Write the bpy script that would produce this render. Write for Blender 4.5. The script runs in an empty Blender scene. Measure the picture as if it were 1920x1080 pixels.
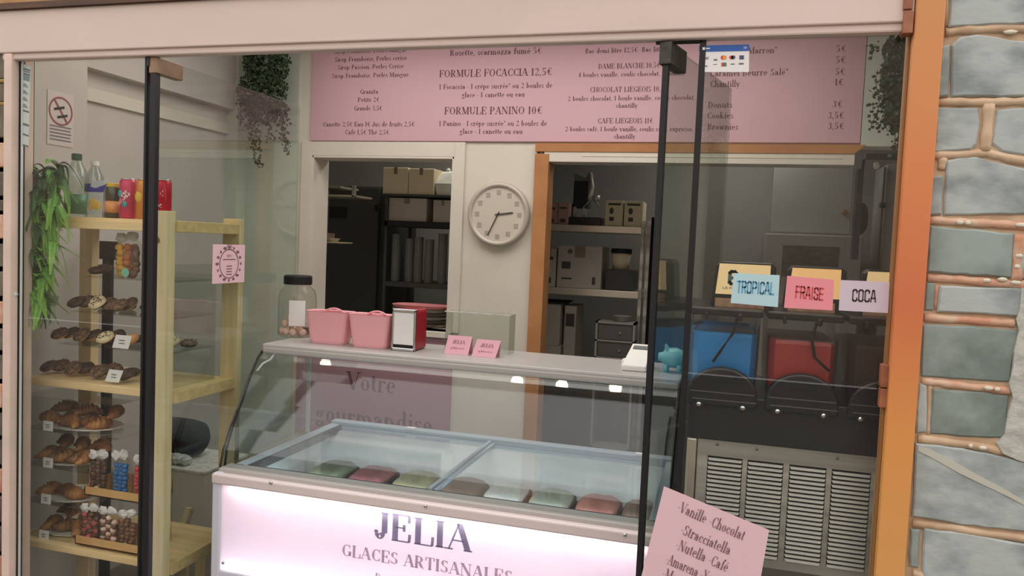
import bpy, math, random
import numpy as np
from mathutils import Matrix, Vector
PI = math.pi
random.seed(7)
SC = bpy.context.scene
COL = SC.collection
# ---------------------------------------------------------------- camera
F = 1435.2
CAM = np.array([0.0, -2.1, 1.7])
yaw, pitch, roll = 0.273934, -0.0559382, 0.0423111
_cy, _sy, _cp, _sp, _cr, _sr = math.cos(yaw), math.sin(yaw), math.cos(pitch), math.sin(pitch), math.cos(roll), math.sin(roll)
FW = np.array([-_sy*_cp, _cy*_cp, _sp]); _r = np.array([_cy, _sy, 0.0]); _u = np.cross(_r, FW)
RT, UP = _cr*_r+_sr*_u, -_sr*_r+_cr*_u
cd = bpy.data.cameras.new('camera'); cam = bpy.data.objects.new('camera', cd); COL.objects.link(cam)
cd.sensor_width = 36; cd.lens = F/1920*36; cd.clip_start = 0.05; cd.clip_end = 100
cam.matrix_world = Matrix(((RT[0], UP[0], -FW[0], CAM[0]), (RT[1], UP[1], -FW[1], CAM[1]), (RT[2], UP[2], -FW[2], CAM[2]), (0, 0, 0, 1)))
SC.camera = cam
# ---------------------------------------------------------------- world, lights, exposure
W = bpy.data.worlds.new('overcast_sky'); SC.world = W; W.use_nodes = True
W.node_tree.nodes['Background'].inputs[0].default_value = (1.0, 0.955, 0.93, 1)
W.node_tree.nodes['Background'].inputs[1].default_value = 1.85
SC.view_settings.view_transform = 'Standard'; SC.view_settings.look = 'None'
SC.view_settings.exposure = 0; SC.view_settings.gamma = 1; SC.view_settings.use_curve_mapping = False
def area(name, loc, sx, sy, power, col=(1, 1, 1), rot=(0, 0, 0)):
    l = bpy.data.lights.new(name, 'AREA'); l.shape = 'RECTANGLE'; l.size = sx; l.size_y = sy; l.energy = power; l.color = col
    o = bpy.data.objects.new(name, l); COL.objects.link(o); o.location = loc; o.rotation_euler = rot; return o
area('ceiling_panel_light', (-1.0, 1.0, 2.86), 2.6, 0.9, 25, (1, 0.96, 0.9))
area('freezer_fill_light', (-0.92, 0.33, 0.828), 1.45, 0.03, 3.0, (0.93, 0.98, 1), (math.radians(48), 0, 0))  # added fill inside the chest to brighten the tubs, not a known lamp
area('kitchen_light', (-1.8, 2.75, 2.72), 0.5, 0.3, 6, (1, 0.95, 0.85))
area('store_light', (0.0, 2.9, 2.7), 0.6, 0.4, 5.5, (1, 0.96, 0.92))
# ---------------------------------------------------------------- pixel to world
def ray(x, y): return FW+(x-960)/F*RT-(y-540)/F*UP
def at(x, y, Y): d = ray(x, y); return CAM+d*((Y-CAM[1])/d[1])
def atz(x, y, Z): d = ray(x, y); return CAM+d*((Z-CAM[2])/d[2])
def atx(x, y, X): d = ray(x, y); return CAM+d*((X-CAM[0])/d[0])
# ---------------------------------------------------------------- materials
def lin(c):
    return tuple(((v/255)/12.92 if v/255 <= 0.04045 else ((v/255+0.055)/1.055)**2.4) for v in c)
MATS = {}
def mat(name, c, rough=0.6, metal=0, c2=None, scale=8, stretch=(1, 1, 1), bump=0, emit=0, trans=0, lo=0.35, hi=0.65, detail=4, spec=0.5):
    m = bpy.data.materials.new(name); m.use_nodes = True; MATS[name] = m
    nt = m.node_tree; b = nt.nodes['Principled BSDF']
    b.inputs['Base Color'].default_value = (*lin(c), 1); b.inputs['Roughness'].default_value = rough; b.inputs['Metallic'].default_value = metal
    b.inputs['Specular IOR Level'].default_value = spec
    if emit: b.inputs['Emission Color'].default_value = (*lin(c), 1); b.inputs['Emission Strength'].default_value = emit
    if c2 or bump:
        tc = nt.nodes.new('ShaderNodeTexCoord'); mp = nt.nodes.new('ShaderNodeMapping'); mp.inputs['Scale'].default_value = stretch
        nz = nt.nodes.new('ShaderNodeTexNoise'); nz.inputs['Scale'].default_value = scale; nz.inputs['Detail'].default_value = detail
        nt.links.new(tc.outputs['Object'], mp.inputs[0]); nt.links.new(mp.outputs[0], nz.inputs[0])
        if c2:
            cr = nt.nodes.new('ShaderNodeValToRGB'); cr.color_ramp.elements[0].position = lo; cr.color_ramp.elements[1].position = hi
            cr.color_ramp.elements[0].color = (*lin(c2), 1); cr.color_ramp.elements[1].color = (*lin(c), 1)
            nt.links.new(nz.outputs['Fac'], cr.inputs[0]); nt.links.new(cr.outputs[0], b.inputs['Base Color'])
        if bump:
            bp = nt.nodes.new('ShaderNodeBump'); bp.inputs['Strength'].default_value = bump; bp.inputs['Distance'].default_value = 0.01
            nt.links.new(nz.outputs['Fac'], bp.inputs['Height']); nt.links.new(bp.outputs[0], b.inputs['Normal'])
    return m
def glass(name, tint=(240, 246, 243), ior=1.45, rough=0.0, extra=0.0):
    m = bpy.data.materials.new(name); m.use_nodes = True; MATS[name] = m; nt = m.node_tree; nt.nodes.clear()
    o = nt.nodes.new('ShaderNodeOutputMaterial'); t = nt.nodes.new('ShaderNodeBsdfTransparent'); g = nt.nodes.new('ShaderNodeBsdfGlossy')
    t.inputs[0].default_value = (*lin(tint), 1); g.inputs['Roughness'].default_value = rough
    lw = nt.nodes.new('ShaderNodeLayerWeight'); lw.inputs[0].default_value = 0.5      # Schlick's rule, the same on both faces
    fr = nt.nodes.new('ShaderNodeMath'); fr.operation = 'POWER'; fr.inputs[1].default_value = 5; nt.links.new(lw.outputs['Facing'], fr.inputs[0])
    ad = nt.nodes.new('ShaderNodeMath'); ad.operation = 'MULTIPLY_ADD'; r0 = ((ior-1)/(ior+1))**2+extra; ad.inputs[1].default_value = 1-r0; ad.inputs[2].default_value = r0; ad.use_clamp = True
    mx = nt.nodes.new('ShaderNodeMixShader')
    nt.links.new(fr.outputs[0], ad.inputs[0]); nt.links.new(ad.outputs[0], mx.inputs[0]); nt.links.new(t.outputs[0], mx.inputs[1]); nt.links.new(g.outputs[0], mx.inputs[2]); nt.links.new(mx.outputs[0], o.inputs[0])
    return m
def lightbox(name, c):
    m = bpy.data.materials.new(name); m.use_nodes = True; MATS[name] = m; nt = m.node_tree; nt.nodes.clear()
    o = nt.nodes.new('ShaderNodeOutputMaterial'); a = nt.nodes.new('ShaderNodeBsdfDiffuse'); t = nt.nodes.new('ShaderNodeBsdfTranslucent'); mx = nt.nodes.new('ShaderNodeMixShader')
    a.inputs[0].default_value = (*lin(c), 1); t.inputs[0].default_value = (*lin(c), 1); mx.inputs[0].default_value = 0.5
    nt.links.new(a.outputs[0], mx.inputs[1]); nt.links.new(t.outputs[0], mx.inputs[2]); nt.links.new(mx.outputs[0], o.inputs[0])
    return m
mat('wall_white', (226, 219, 206), 0.8, c2=(218, 210, 197), scale=2.5)
mat('wall_green', (206, 210, 198), 0.8, c2=(198, 202, 190), scale=2)
mat('wall_side', (206, 200, 194), 0.8, c2=(196, 190, 184), scale=2)
mat('ceiling_white', (225, 220, 212), 0.9)
mat('room_grey', (150, 149, 143), 0.8, c2=(142, 140, 135), scale=3)
mat('room_panel', (164, 164, 157), 0.6)
mat('dark_grey', (62, 60, 55), 0.6)
mat('floor_tile', (120, 112, 104), 0.5, c2=(105, 98, 90), scale=5)
mat('pavement', (120, 116, 110), 0.9, c2=(98, 94, 90), scale=12, bump=0.3)
mat('facade_far', (176, 160, 146), 0.9, c2=(160, 145, 132), scale=3)
mat('lintel_paint', (226, 205, 196), 0.5, c2=(214, 197, 184), scale=2.2, stretch=(0.6, 1, 2), bump=0.03)
mat('jamb_paint', (232, 205, 192), 0.55, c2=(214, 196, 180), scale=7)
mat('brown_wood', (100, 68, 46), 0.6, c2=(74, 52, 40), scale=14, stretch=(0.3, 1, 4))
mat('yellow_stone', (196, 160, 110), 0.8, c2=(170, 128, 84), scale=9)
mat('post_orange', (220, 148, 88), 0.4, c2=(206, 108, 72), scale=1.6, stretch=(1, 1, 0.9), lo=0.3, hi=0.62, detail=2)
def post_varnish_and_light():
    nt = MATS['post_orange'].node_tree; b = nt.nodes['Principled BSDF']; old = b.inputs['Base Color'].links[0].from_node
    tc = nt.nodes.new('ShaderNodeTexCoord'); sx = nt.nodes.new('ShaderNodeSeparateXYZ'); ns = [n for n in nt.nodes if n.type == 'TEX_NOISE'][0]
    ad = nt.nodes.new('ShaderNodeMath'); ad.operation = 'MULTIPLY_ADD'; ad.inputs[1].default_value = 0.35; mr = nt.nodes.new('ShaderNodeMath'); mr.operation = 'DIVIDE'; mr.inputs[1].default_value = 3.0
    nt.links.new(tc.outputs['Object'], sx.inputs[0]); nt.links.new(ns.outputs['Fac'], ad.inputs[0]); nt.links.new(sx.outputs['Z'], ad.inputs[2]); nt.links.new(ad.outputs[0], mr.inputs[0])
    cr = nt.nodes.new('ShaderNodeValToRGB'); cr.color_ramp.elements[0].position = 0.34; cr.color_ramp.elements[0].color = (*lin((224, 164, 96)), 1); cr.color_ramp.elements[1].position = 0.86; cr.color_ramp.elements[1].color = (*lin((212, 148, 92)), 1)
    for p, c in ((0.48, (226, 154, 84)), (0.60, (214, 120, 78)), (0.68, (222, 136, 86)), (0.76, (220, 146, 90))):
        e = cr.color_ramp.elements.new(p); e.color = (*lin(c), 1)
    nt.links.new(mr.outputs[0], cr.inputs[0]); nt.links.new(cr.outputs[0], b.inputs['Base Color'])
post_varnish_and_light()   # varnish and light painted in one ramp: golden at the bottom, redder mid-height
mat('hinge_brown', (172, 112, 82), 0.45, c2=(140, 84, 58), scale=20)
mat('clamp_brown', (158, 128, 100), 0.4, c2=(138, 110, 84), scale=20)
mat('clamp_dark', (52, 48, 44), 0.4, c2=(72, 68, 60), scale=40)
mat('seal_black', (22, 22, 24), 0.5)
mat('brick_blue', (182, 190, 188), 0.85, c2=(140, 150, 148), scale=9, stretch=(1, 1, 1.6), bump=0.5, lo=0.32, hi=0.55, detail=8)
mat('brick_blue_dark', (158, 171, 166), 0.85, c2=(120, 132, 126), scale=8, bump=0.5, lo=0.35, hi=0.6, detail=8)
mat('brick_vein', (196, 196, 184), 0.9)
mat('brick_dark', (128, 118, 102), 0.9, c2=(92, 84, 72), scale=12, bump=0.5)
mat('mortar_beige', (214, 188, 158), 0.9, c2=(190, 160, 130), scale=14, bump=0.4)
mat('mortar_pink', (206, 150, 122), 0.9, c2=(216, 186, 160), scale=22, bump=0.5)
mat('mortar_edge', (226, 222, 210), 0.9, c2=(200, 198, 188), scale=40)
mat('mortar_yellow', (198, 170, 100), 0.9, c2=(176, 150, 96), scale=20)
mat('plaster_white', (202, 202, 192), 0.95, c2=(178, 180, 172), scale=30, bump=0.8)
mat('pebble', (222, 214, 196), 0.8)
mat('menu_pink', (214, 172, 182), 0.55)
mat('poster_pink', (176, 136, 146), 0.5)
mat('sign_pink', (236, 200, 208), 0.6)
mat('card_pink', (236, 178, 194), 0.6)
mat('ink_mauve', (116, 76, 86), 0.7)
mat('ink_dark', (88, 62, 68), 0.7)
mat('ink_grey', (120, 116, 122), 0.7)
mat('ink_sign', (128, 92, 100), 0.7)
mat('door_orange', (196, 138, 88), 0.5, c2=(176, 118, 72), scale=7, stretch=(0.5, 1, 0.5))
mat('pine', (250, 230, 188), 0.55, c2=(236, 210, 162), scale=5, stretch=(7, 7, 0.5))
mat('pine_h', (242, 214, 162), 0.55, c2=(226, 194, 138), scale=5, stretch=(0.5, 7, 7))
mat('knot', (150, 110, 66), 0.6)
mat('steel', (196, 195, 184), 0.4, 0.35, c2=(150, 147, 138), scale=3, stretch=(0.3, 1, 8))
mat('steel_light', (206, 198, 182), 0.3, 0.6)
mat('chrome', (210, 210, 210), 0.15, 1)
mat('black_plastic', (26, 27, 31), 0.28)
mat('black_matte', (18, 18, 18), 0.7)
mat('groove_grey', (120, 118, 114), 0.4, 0.5)
mat('gold_face', (236, 206, 150), 0.5, c2=(240, 216, 170), scale=4, emit=0.35)
mat('gold_orange', (240, 190, 124), 0.5, c2=(236, 204, 150), scale=4, emit=0.4)
mat('strip_tan', (170, 140, 110), 0.5, c2=(150, 104, 86), scale=40, stretch=(1, 1, 0.1))
mat('sign_blue', (84, 120, 130), 0.5)
mat('tropical', (186, 220, 228), 0.6); mat('tropical_ink', (92, 164, 200), 0.6)
mat('fraise', (240, 150, 160), 0.6); mat('fraise_ink', (206, 76, 84), 0.6)
mat('coca', (214, 200, 212), 0.6); mat('coca_ink', (98, 72, 74), 0.6)
mat('slush_blue', (40, 150, 220), 0.3); mat('slush_red', (196, 64, 60), 0.3); mat('slush_cola', (60, 40, 40), 0.3)
mat('freezer_grey', (178, 174, 170), 0.4)
mat('freezer_rail', (222, 208, 206), 0.4)
mat('freezer_blue', (172, 184, 196), 0.35)
mat('freezer_white', (214, 214, 226), 0.4)
mat('frost', (222, 228, 230), 0.7, c2=(204, 212, 214), scale=5)
lightbox('front_acrylic', (252, 243, 245))
mat('led', (250, 250, 255), 0.5, emit=22)
mat('downlight_glow', (255, 246, 230), 0.5, emit=30)
mat('tub_dark', (58, 66, 82), 0.5)
for n, c, c2 in (('ice_green', (150, 166, 140), (120, 140, 118)), ('ice_pink', (196, 120, 128), (160, 112, 120)), ('ice_yellow', (206, 200, 160), (184, 180, 150)), ('ice_brown', (120, 92, 84), (92, 70, 62)), ('ice_white', (226, 230, 226), (212, 218, 214)), ('ice_pistachio', (204, 212, 196), (182, 192, 172)), ('ice_salmon', (226, 150, 140), (204, 130, 124)), ('ice_hazel', (140, 112, 98), (110, 88, 76))):
    mat(n, c, 0.7, c2=c2, scale=14, bump=0.6)
mat('basket_pink', (240, 176, 184), 0.45)
mat('napkin_red', (160, 30, 46), 0.35); mat('paper_white', (240, 238, 236), 0.7); mat('tag_white', (232, 232, 226), 0.6)
mat('marshmallow', (250, 222, 206), 0.8, c2=(236, 196, 180), scale=50)
mat('bowl_grey', (152, 140, 130), 0.5); mat('bowl_pink', (214, 134, 134), 0.5); mat('bowl_stripe', (100, 90, 84), 0.5)
mat('clock_rim', (196, 186, 174), 0.4, 0.2); mat('clock_face', (212, 202, 188), 0.6); mat('clock_mark', (178, 168, 155), 0.6); mat('clock_hand', (74, 68, 62), 0.5)
mat('card_reader', (236, 234, 228), 0.4); mat('screen_grey', (92, 94, 92), 0.3)
mat('piggy_teal', (128, 196, 196), 0.3)
mat('fern_green', (146, 198, 90), 0.6, c2=(96, 156, 62), scale=9); mat('fern_dark', (70, 112, 58), 0.6, c2=(42, 76, 42), scale=9)
mat('ivy_green', (50, 74, 42), 0.6, c2=(26, 42, 24), scale=30); mat('ivy_stem', (60, 66, 40), 0.7)
mat('pet_clear', (200, 216, 206), 0.1)
mat('cap_green', (44, 82, 62), 0.4); mat('label_green', (66, 116, 84), 0.4)
mat('can_pink', (206, 54, 96), 0.3, 0.2); mat('can_orange', (214, 136, 54), 0.3, 0.2); mat('can_red', (206, 34, 58), 0.3, 0.2); mat('can_teal', (58, 160, 160), 0.4)
mat('pouch_silver', (206, 208, 212), 0.3, 0.3); mat('pouch_blue', (48, 44, 140), 0.4); mat('fruit_orange', (226, 156, 70), 0.5, c2=(206, 190, 90), scale=50)
mat('bottle_brown', (70, 64, 40), 0.2); mat('cap_yellow', (226, 186, 60), 0.4); mat('label_orange', (232, 160, 96), 0.5)
mat('pastry', (178, 122, 80), 0.5, c2=(122, 78, 52), scale=16, bump=0.4); mat('pastry_gold', (206, 146, 88), 0.5, c2=(150, 92, 52), scale=16, bump=0.4)
mat('choco', (66, 44, 34), 0.5, c2=(96, 70, 56), scale=30, bump=0.6); mat('dough', (222, 166, 104), 0.6, c2=(206, 146, 88), scale=20)
mat('nut_top', (150, 118, 88), 0.7, c2=(84, 60, 46), scale=90, bump=1.0); mat('cream_top', (232, 214, 170), 0.6, c2=(90, 70, 60), scale=60, lo=0.3, hi=0.42)
mat('doily', (236, 228, 218), 0.8)
mat('cardboard', (214, 170, 112), 0.7, c2=(200, 154, 98), scale=6)
mat('candy_blue', (44, 116, 180), 0.5); mat('candy_red', (210, 70, 82), 0.5); mat('candy_brown', (92, 62, 46), 0.5, c2=(140, 100, 76), scale=60); mat('candy_yellow', (226, 172, 66), 0.5); mat('candy_orange', (196, 116, 62), 0.5); mat('candy_rose', (180, 92, 92), 0.5)
mat('sticker_cream', (244, 228, 180), 0.6); mat('sticker_pink', (240, 130, 140), 0.6); mat('sticker_green', (130, 200, 170), 0.6)
mat('bow_white', (228, 226, 222), 0.5, c2=(190, 192, 190), scale=40)
mat('pay_blue', (44, 96, 176), 0.4); mat('pay_red', (214, 60, 50), 0.4); mat('pay_orange', (240, 160, 60), 0.4); mat('pay_navy', (70, 84, 120), 0.4); mat('pay_green', (60, 130, 90), 0.4)
mat('notice_teal', (120, 142, 140), 0.6); mat('notice_grey', (96, 112, 112), 0.6); mat('notice_paper', (196, 204, 198), 0.6)
mat('smoke_paper', (214, 204, 200), 0.6); mat('smoke_red', (150, 70, 84), 0.5)
mat('carton', (176, 168, 156), 0.8, c2=(164, 156, 146), scale=4); mat('carton_cream', (206, 194, 164), 0.8); mat('carton_tape', (120, 108, 92), 0.5); mat('carton_pink', (172, 142, 134), 0.8)
mat('bag_white', (226, 226, 216), 0.4, c2=(200, 200, 190), scale=8)
mat('cup_grey', (112, 112, 106), 0.5)
mat('drawer_grey', (150, 148, 142), 0.5); mat('drawer_dark', (86, 84, 80), 0.4)
mat('dark_fabric', (34, 32, 36), 0.8); mat('counter_dark', (92, 82, 72), 0.5, c2=(74, 66, 58), scale=6)
mat('crumpled', (196, 200, 198), 0.3, c2=(150, 156, 154), scale=18, bump=1)
mat('box_white', (214, 206, 198), 0.6)
mat('notice_brown', (110, 100, 92), 0.7, c2=(84, 78, 72), scale=20, stretch=(1, 1, 3))
glass('ink_sketch', (134, 136, 150), 1.1, 0.4); glass('ink_glaces', (184, 172, 178), 1.1, 0.4)
glass('pane_glass', (252, 253, 252), 1.5); glass('pane_door', (243, 247, 244), 1.5, extra=0.02)
glass('freezer_glass', (249, 252, 252), 1.5); glass('clear_acrylic', (248, 250, 248), 1.35); glass('bowl_clear', (240, 244, 246), 1.35)
glass('bag_clear', (246, 246, 244), 1.3, 0.2, 0.02); glass('bottle_clear', (232, 240, 236), 1.4, 0.05, 0.06); glass('lid_glass', (250, 252, 252), 1.45, 0.05, 0.03)
# ---------------------------------------------------------------- mesh builder
ROOT = {}
class MB:
    def __init__(s): s.v = []; s.f = []; s.m = []; s.k = 0
    def mi(s, k): s.k = k; return s
    def add(s, vs, fs):
        n = len(s.v); s.v += [tuple(map(float, p)) for p in vs]; s.f += [tuple(i+n for i in f) for f in fs]; s.m += [s.k]*len(fs); return s
    def box(s, x0, x1, y0, y1, z0, z1):
        return s.add([(x0, y0, z0), (x1, y0, z0), (x1, y1, z0), (x0, y1, z0), (x0, y0, z1), (x1, y0, z1), (x1, y1, z1), (x0, y1, z1)], [(0, 3, 2, 1), (4, 5, 6, 7), (0, 1, 5, 4), (1, 2, 6, 5), (2, 3, 7, 6), (3, 0, 4, 7)])
    def obox(s, c, ex, ey, ez):      # oriented box: centre and half vectors
        c, ex, ey, ez = map(np.array, (c, ex, ey, ez)); vs = [c+a*ex+b*ey+d*ez for d in (-1, 1) for a, b in ((-1, -1), (1, -1), (1, 1), (-1, 1))]
        return s.add(vs, [(0, 3, 2, 1), (4, 5, 6, 7), (0, 1, 5, 4), (1, 2, 6, 5), (2, 3, 7, 6), (3, 0, 4, 7)])
    def quad(s, a, b, c, d): return s.add([a, b, c, d], [(0, 1, 2, 3)])
    def loft(s, rings, caps=True, closed=True):
        n = len(rings[0]); vs = [p for r in rings for p in r]; fs = []
        for i in range(len(rings)-1):
            for j in range(n if closed else n-1):
                a, b = i*n+j, i*n+(j+1) % n; fs.append((a, b, b+n, a+n))
        if caps: fs += [tuple(range(n))[::-1], tuple(range((len(rings)-1)*n, len(rings)*n))]
        return s.add(vs, fs)
    def tube(s, pts, r, n=8):
        pts = [np.array(p, float) for p in pts]; rings = []
        for i, p in enumerate(pts):
            d = pts[min(i+1, len(pts)-1)]-pts[max(i-1, 0)]; d = d/(np.linalg.norm(d)+1e-9)
            a = np.cross(d, (0, 0, 1) if abs(d[2]) < 0.9 else (1, 0, 0)); a /= np.linalg.norm(a); b = np.cross(d, a)
            rr = r[i] if isinstance(r, (list, tuple)) else r
            rings.append([p+rr*(math.cos(t*2*PI/n)*a+math.sin(t*2*PI/n)*b) for t in range(n)])
        return s.loft(rings)
    def lathe(s, prof, o, n=20, sx=1, sy=1, ax=None):
        rings = []
        for r, z in prof:
            ring = []
            for t in range(n):
                a = 2*PI*t/n; p = (r*math.cos(a)*sx, r*math.sin(a)*sy, z)
                if ax == 'y': p = (p[0], -p[2], p[1])
                if ax == 'x': p = (p[2], p[0], p[1])
                ring.append((p[0]+o[0], p[1]+o[1], p[2]+o[2]))
            rings.append(ring)
        return s.loft(rings)
    def prism(s, poly, y0, y1):      # poly in xz, extruded along y
        return s.loft([[(x, y0, z) for x, z in poly], [(x, y1, z) for x, z in poly]])
    def prismx(s, poly, x0, x1):     # poly in yz
        return s.loft([[(x0, y, z) for y, z in poly], [(x1, y, z) for y, z in poly]])
    def rrect(s, x0, x1, y0, y1, z0, z1, r, taper=0, n=4):
        rings = []
        for z, t in ((z0, taper), (z1, 0)):
            ring = []
            for cx, cy, a0 in ((x1-r-t, y1-r-t, 0), (x0+r+t, y1-r-t, 90), (x0+r+t, y0+r+t, 180), (x1-r-t, y0+r+t, 270)):
                for i in range(n+1):
                    a = math.radians(a0+90*i/n); ring.append((cx+r*math.cos(a), cy+r*math.sin(a), z))
            rings.append(ring)
        return s.loft(rings)
    def ball(s, c, rx, ry, rz, n=10, m=6, jit=0):
        rings = []
        for i in range(1, m):
            ph = PI*i/m
            rings.append([(c[0]+rx*math.sin(ph)*math.cos(2*PI*j/n)*(1+random.uniform(-jit, jit)), c[1]+ry*math.sin(ph)*math.sin(2*PI*j/n)*(1+random.uniform(-jit, jit)), c[2]-rz*math.cos(ph)*(1+random.uniform(-jit, jit))) for j in range(n)])
        k = len(s.v); s.loft(rings, caps=False)
        s.add([(c[0], c[1], c[2]-rz), (c[0], c[1], c[2]+rz)], [])
        b = len(s.v)-2
        for j in range(n):
            s.f.append((b, k+(j+1) % n, k+j)); s.m.append(s.k)
            q = k+(m-2)*n; s.f.append((b+1, q+j, q+(j+1) % n)); s.m.append(s.k)
        return s
    def out(s, name, mats, parent=None, smooth=False, bevel=0, label=None, cat=None, group=None, kind=None):
        if isinstance(mats, str): mats = [mats]
        me = bpy.data.meshes.new(name); vs = np.array(s.v)
        if parent is None:
            loc = np.array([(vs[:, 0].min()+vs[:, 0].max())/2, (vs[:, 1].min()+vs[:, 1].max())/2, vs[:, 2].min()])
        else: loc = ROOT[parent.name]
        me.from_pydata([tuple(p) for p in vs-loc], [], s.f); 
        for m in mats: me.materials.append(MATS[m])
        me.polygons.foreach_set('material_index', s.m)
        if smooth: me.polygons.foreach_set('use_smooth', [True]*len(me.polygons))
        me.update()
        o = bpy.data.objects.new(name, me); COL.objects.link(o)
        if parent is None: o.location = loc
        else: o.parent = parent
        ROOT[o.name] = loc
        if bevel:
            b = o.modifiers.new('bevel', 'BEVEL'); b.width = bevel; b.segments = 2; b.limit_method = 'ANGLE'; b.angle_limit = 0.7
        tag(o, label, cat, group, kind); return o
def tag(o, label=None, cat=None, group=None, kind=None):
    if label: o['label'] = label
    if cat: o['category'] = cat
    if group: o['group'] = group
    if kind: o['kind'] = kind
def thing(name, label, cat, loc, group=None, kind=None):
    o = bpy.data.objects.new(name, None); COL.objects.link(o); o.location = tuple(map(float, loc)); o.empty_display_size = 0.05
    ROOT[o.name] = np.array(loc, float); tag(o, label, cat, group, kind); return o
def struct(name, mb, m, parent=None, **k): return mb.out(name, m, parent, kind='structure' if parent is None else None, **k)
def dup(root, dloc, label, rz=0, scale=1):
    def cp(o, par):
        c = o.copy(); COL.objects.link(c); c.parent = par
        for ch in [x for x in bpy.data.objects if x.parent == o and x is not c]: cp(ch, c)
        return c
    c = cp(root, None); c.location = [root.location[i]+dloc[i] for i in range(3)]; c.rotation_euler = (0, 0, rz); c.scale = (scale,)*3
    c['label'] = label; ROOT[c.name] = np.array(c.location); return c
ORD = ['first', 'second', 'third', 'fourth', 'fifth', 'sixth', 'seventh', 'eighth']
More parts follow.
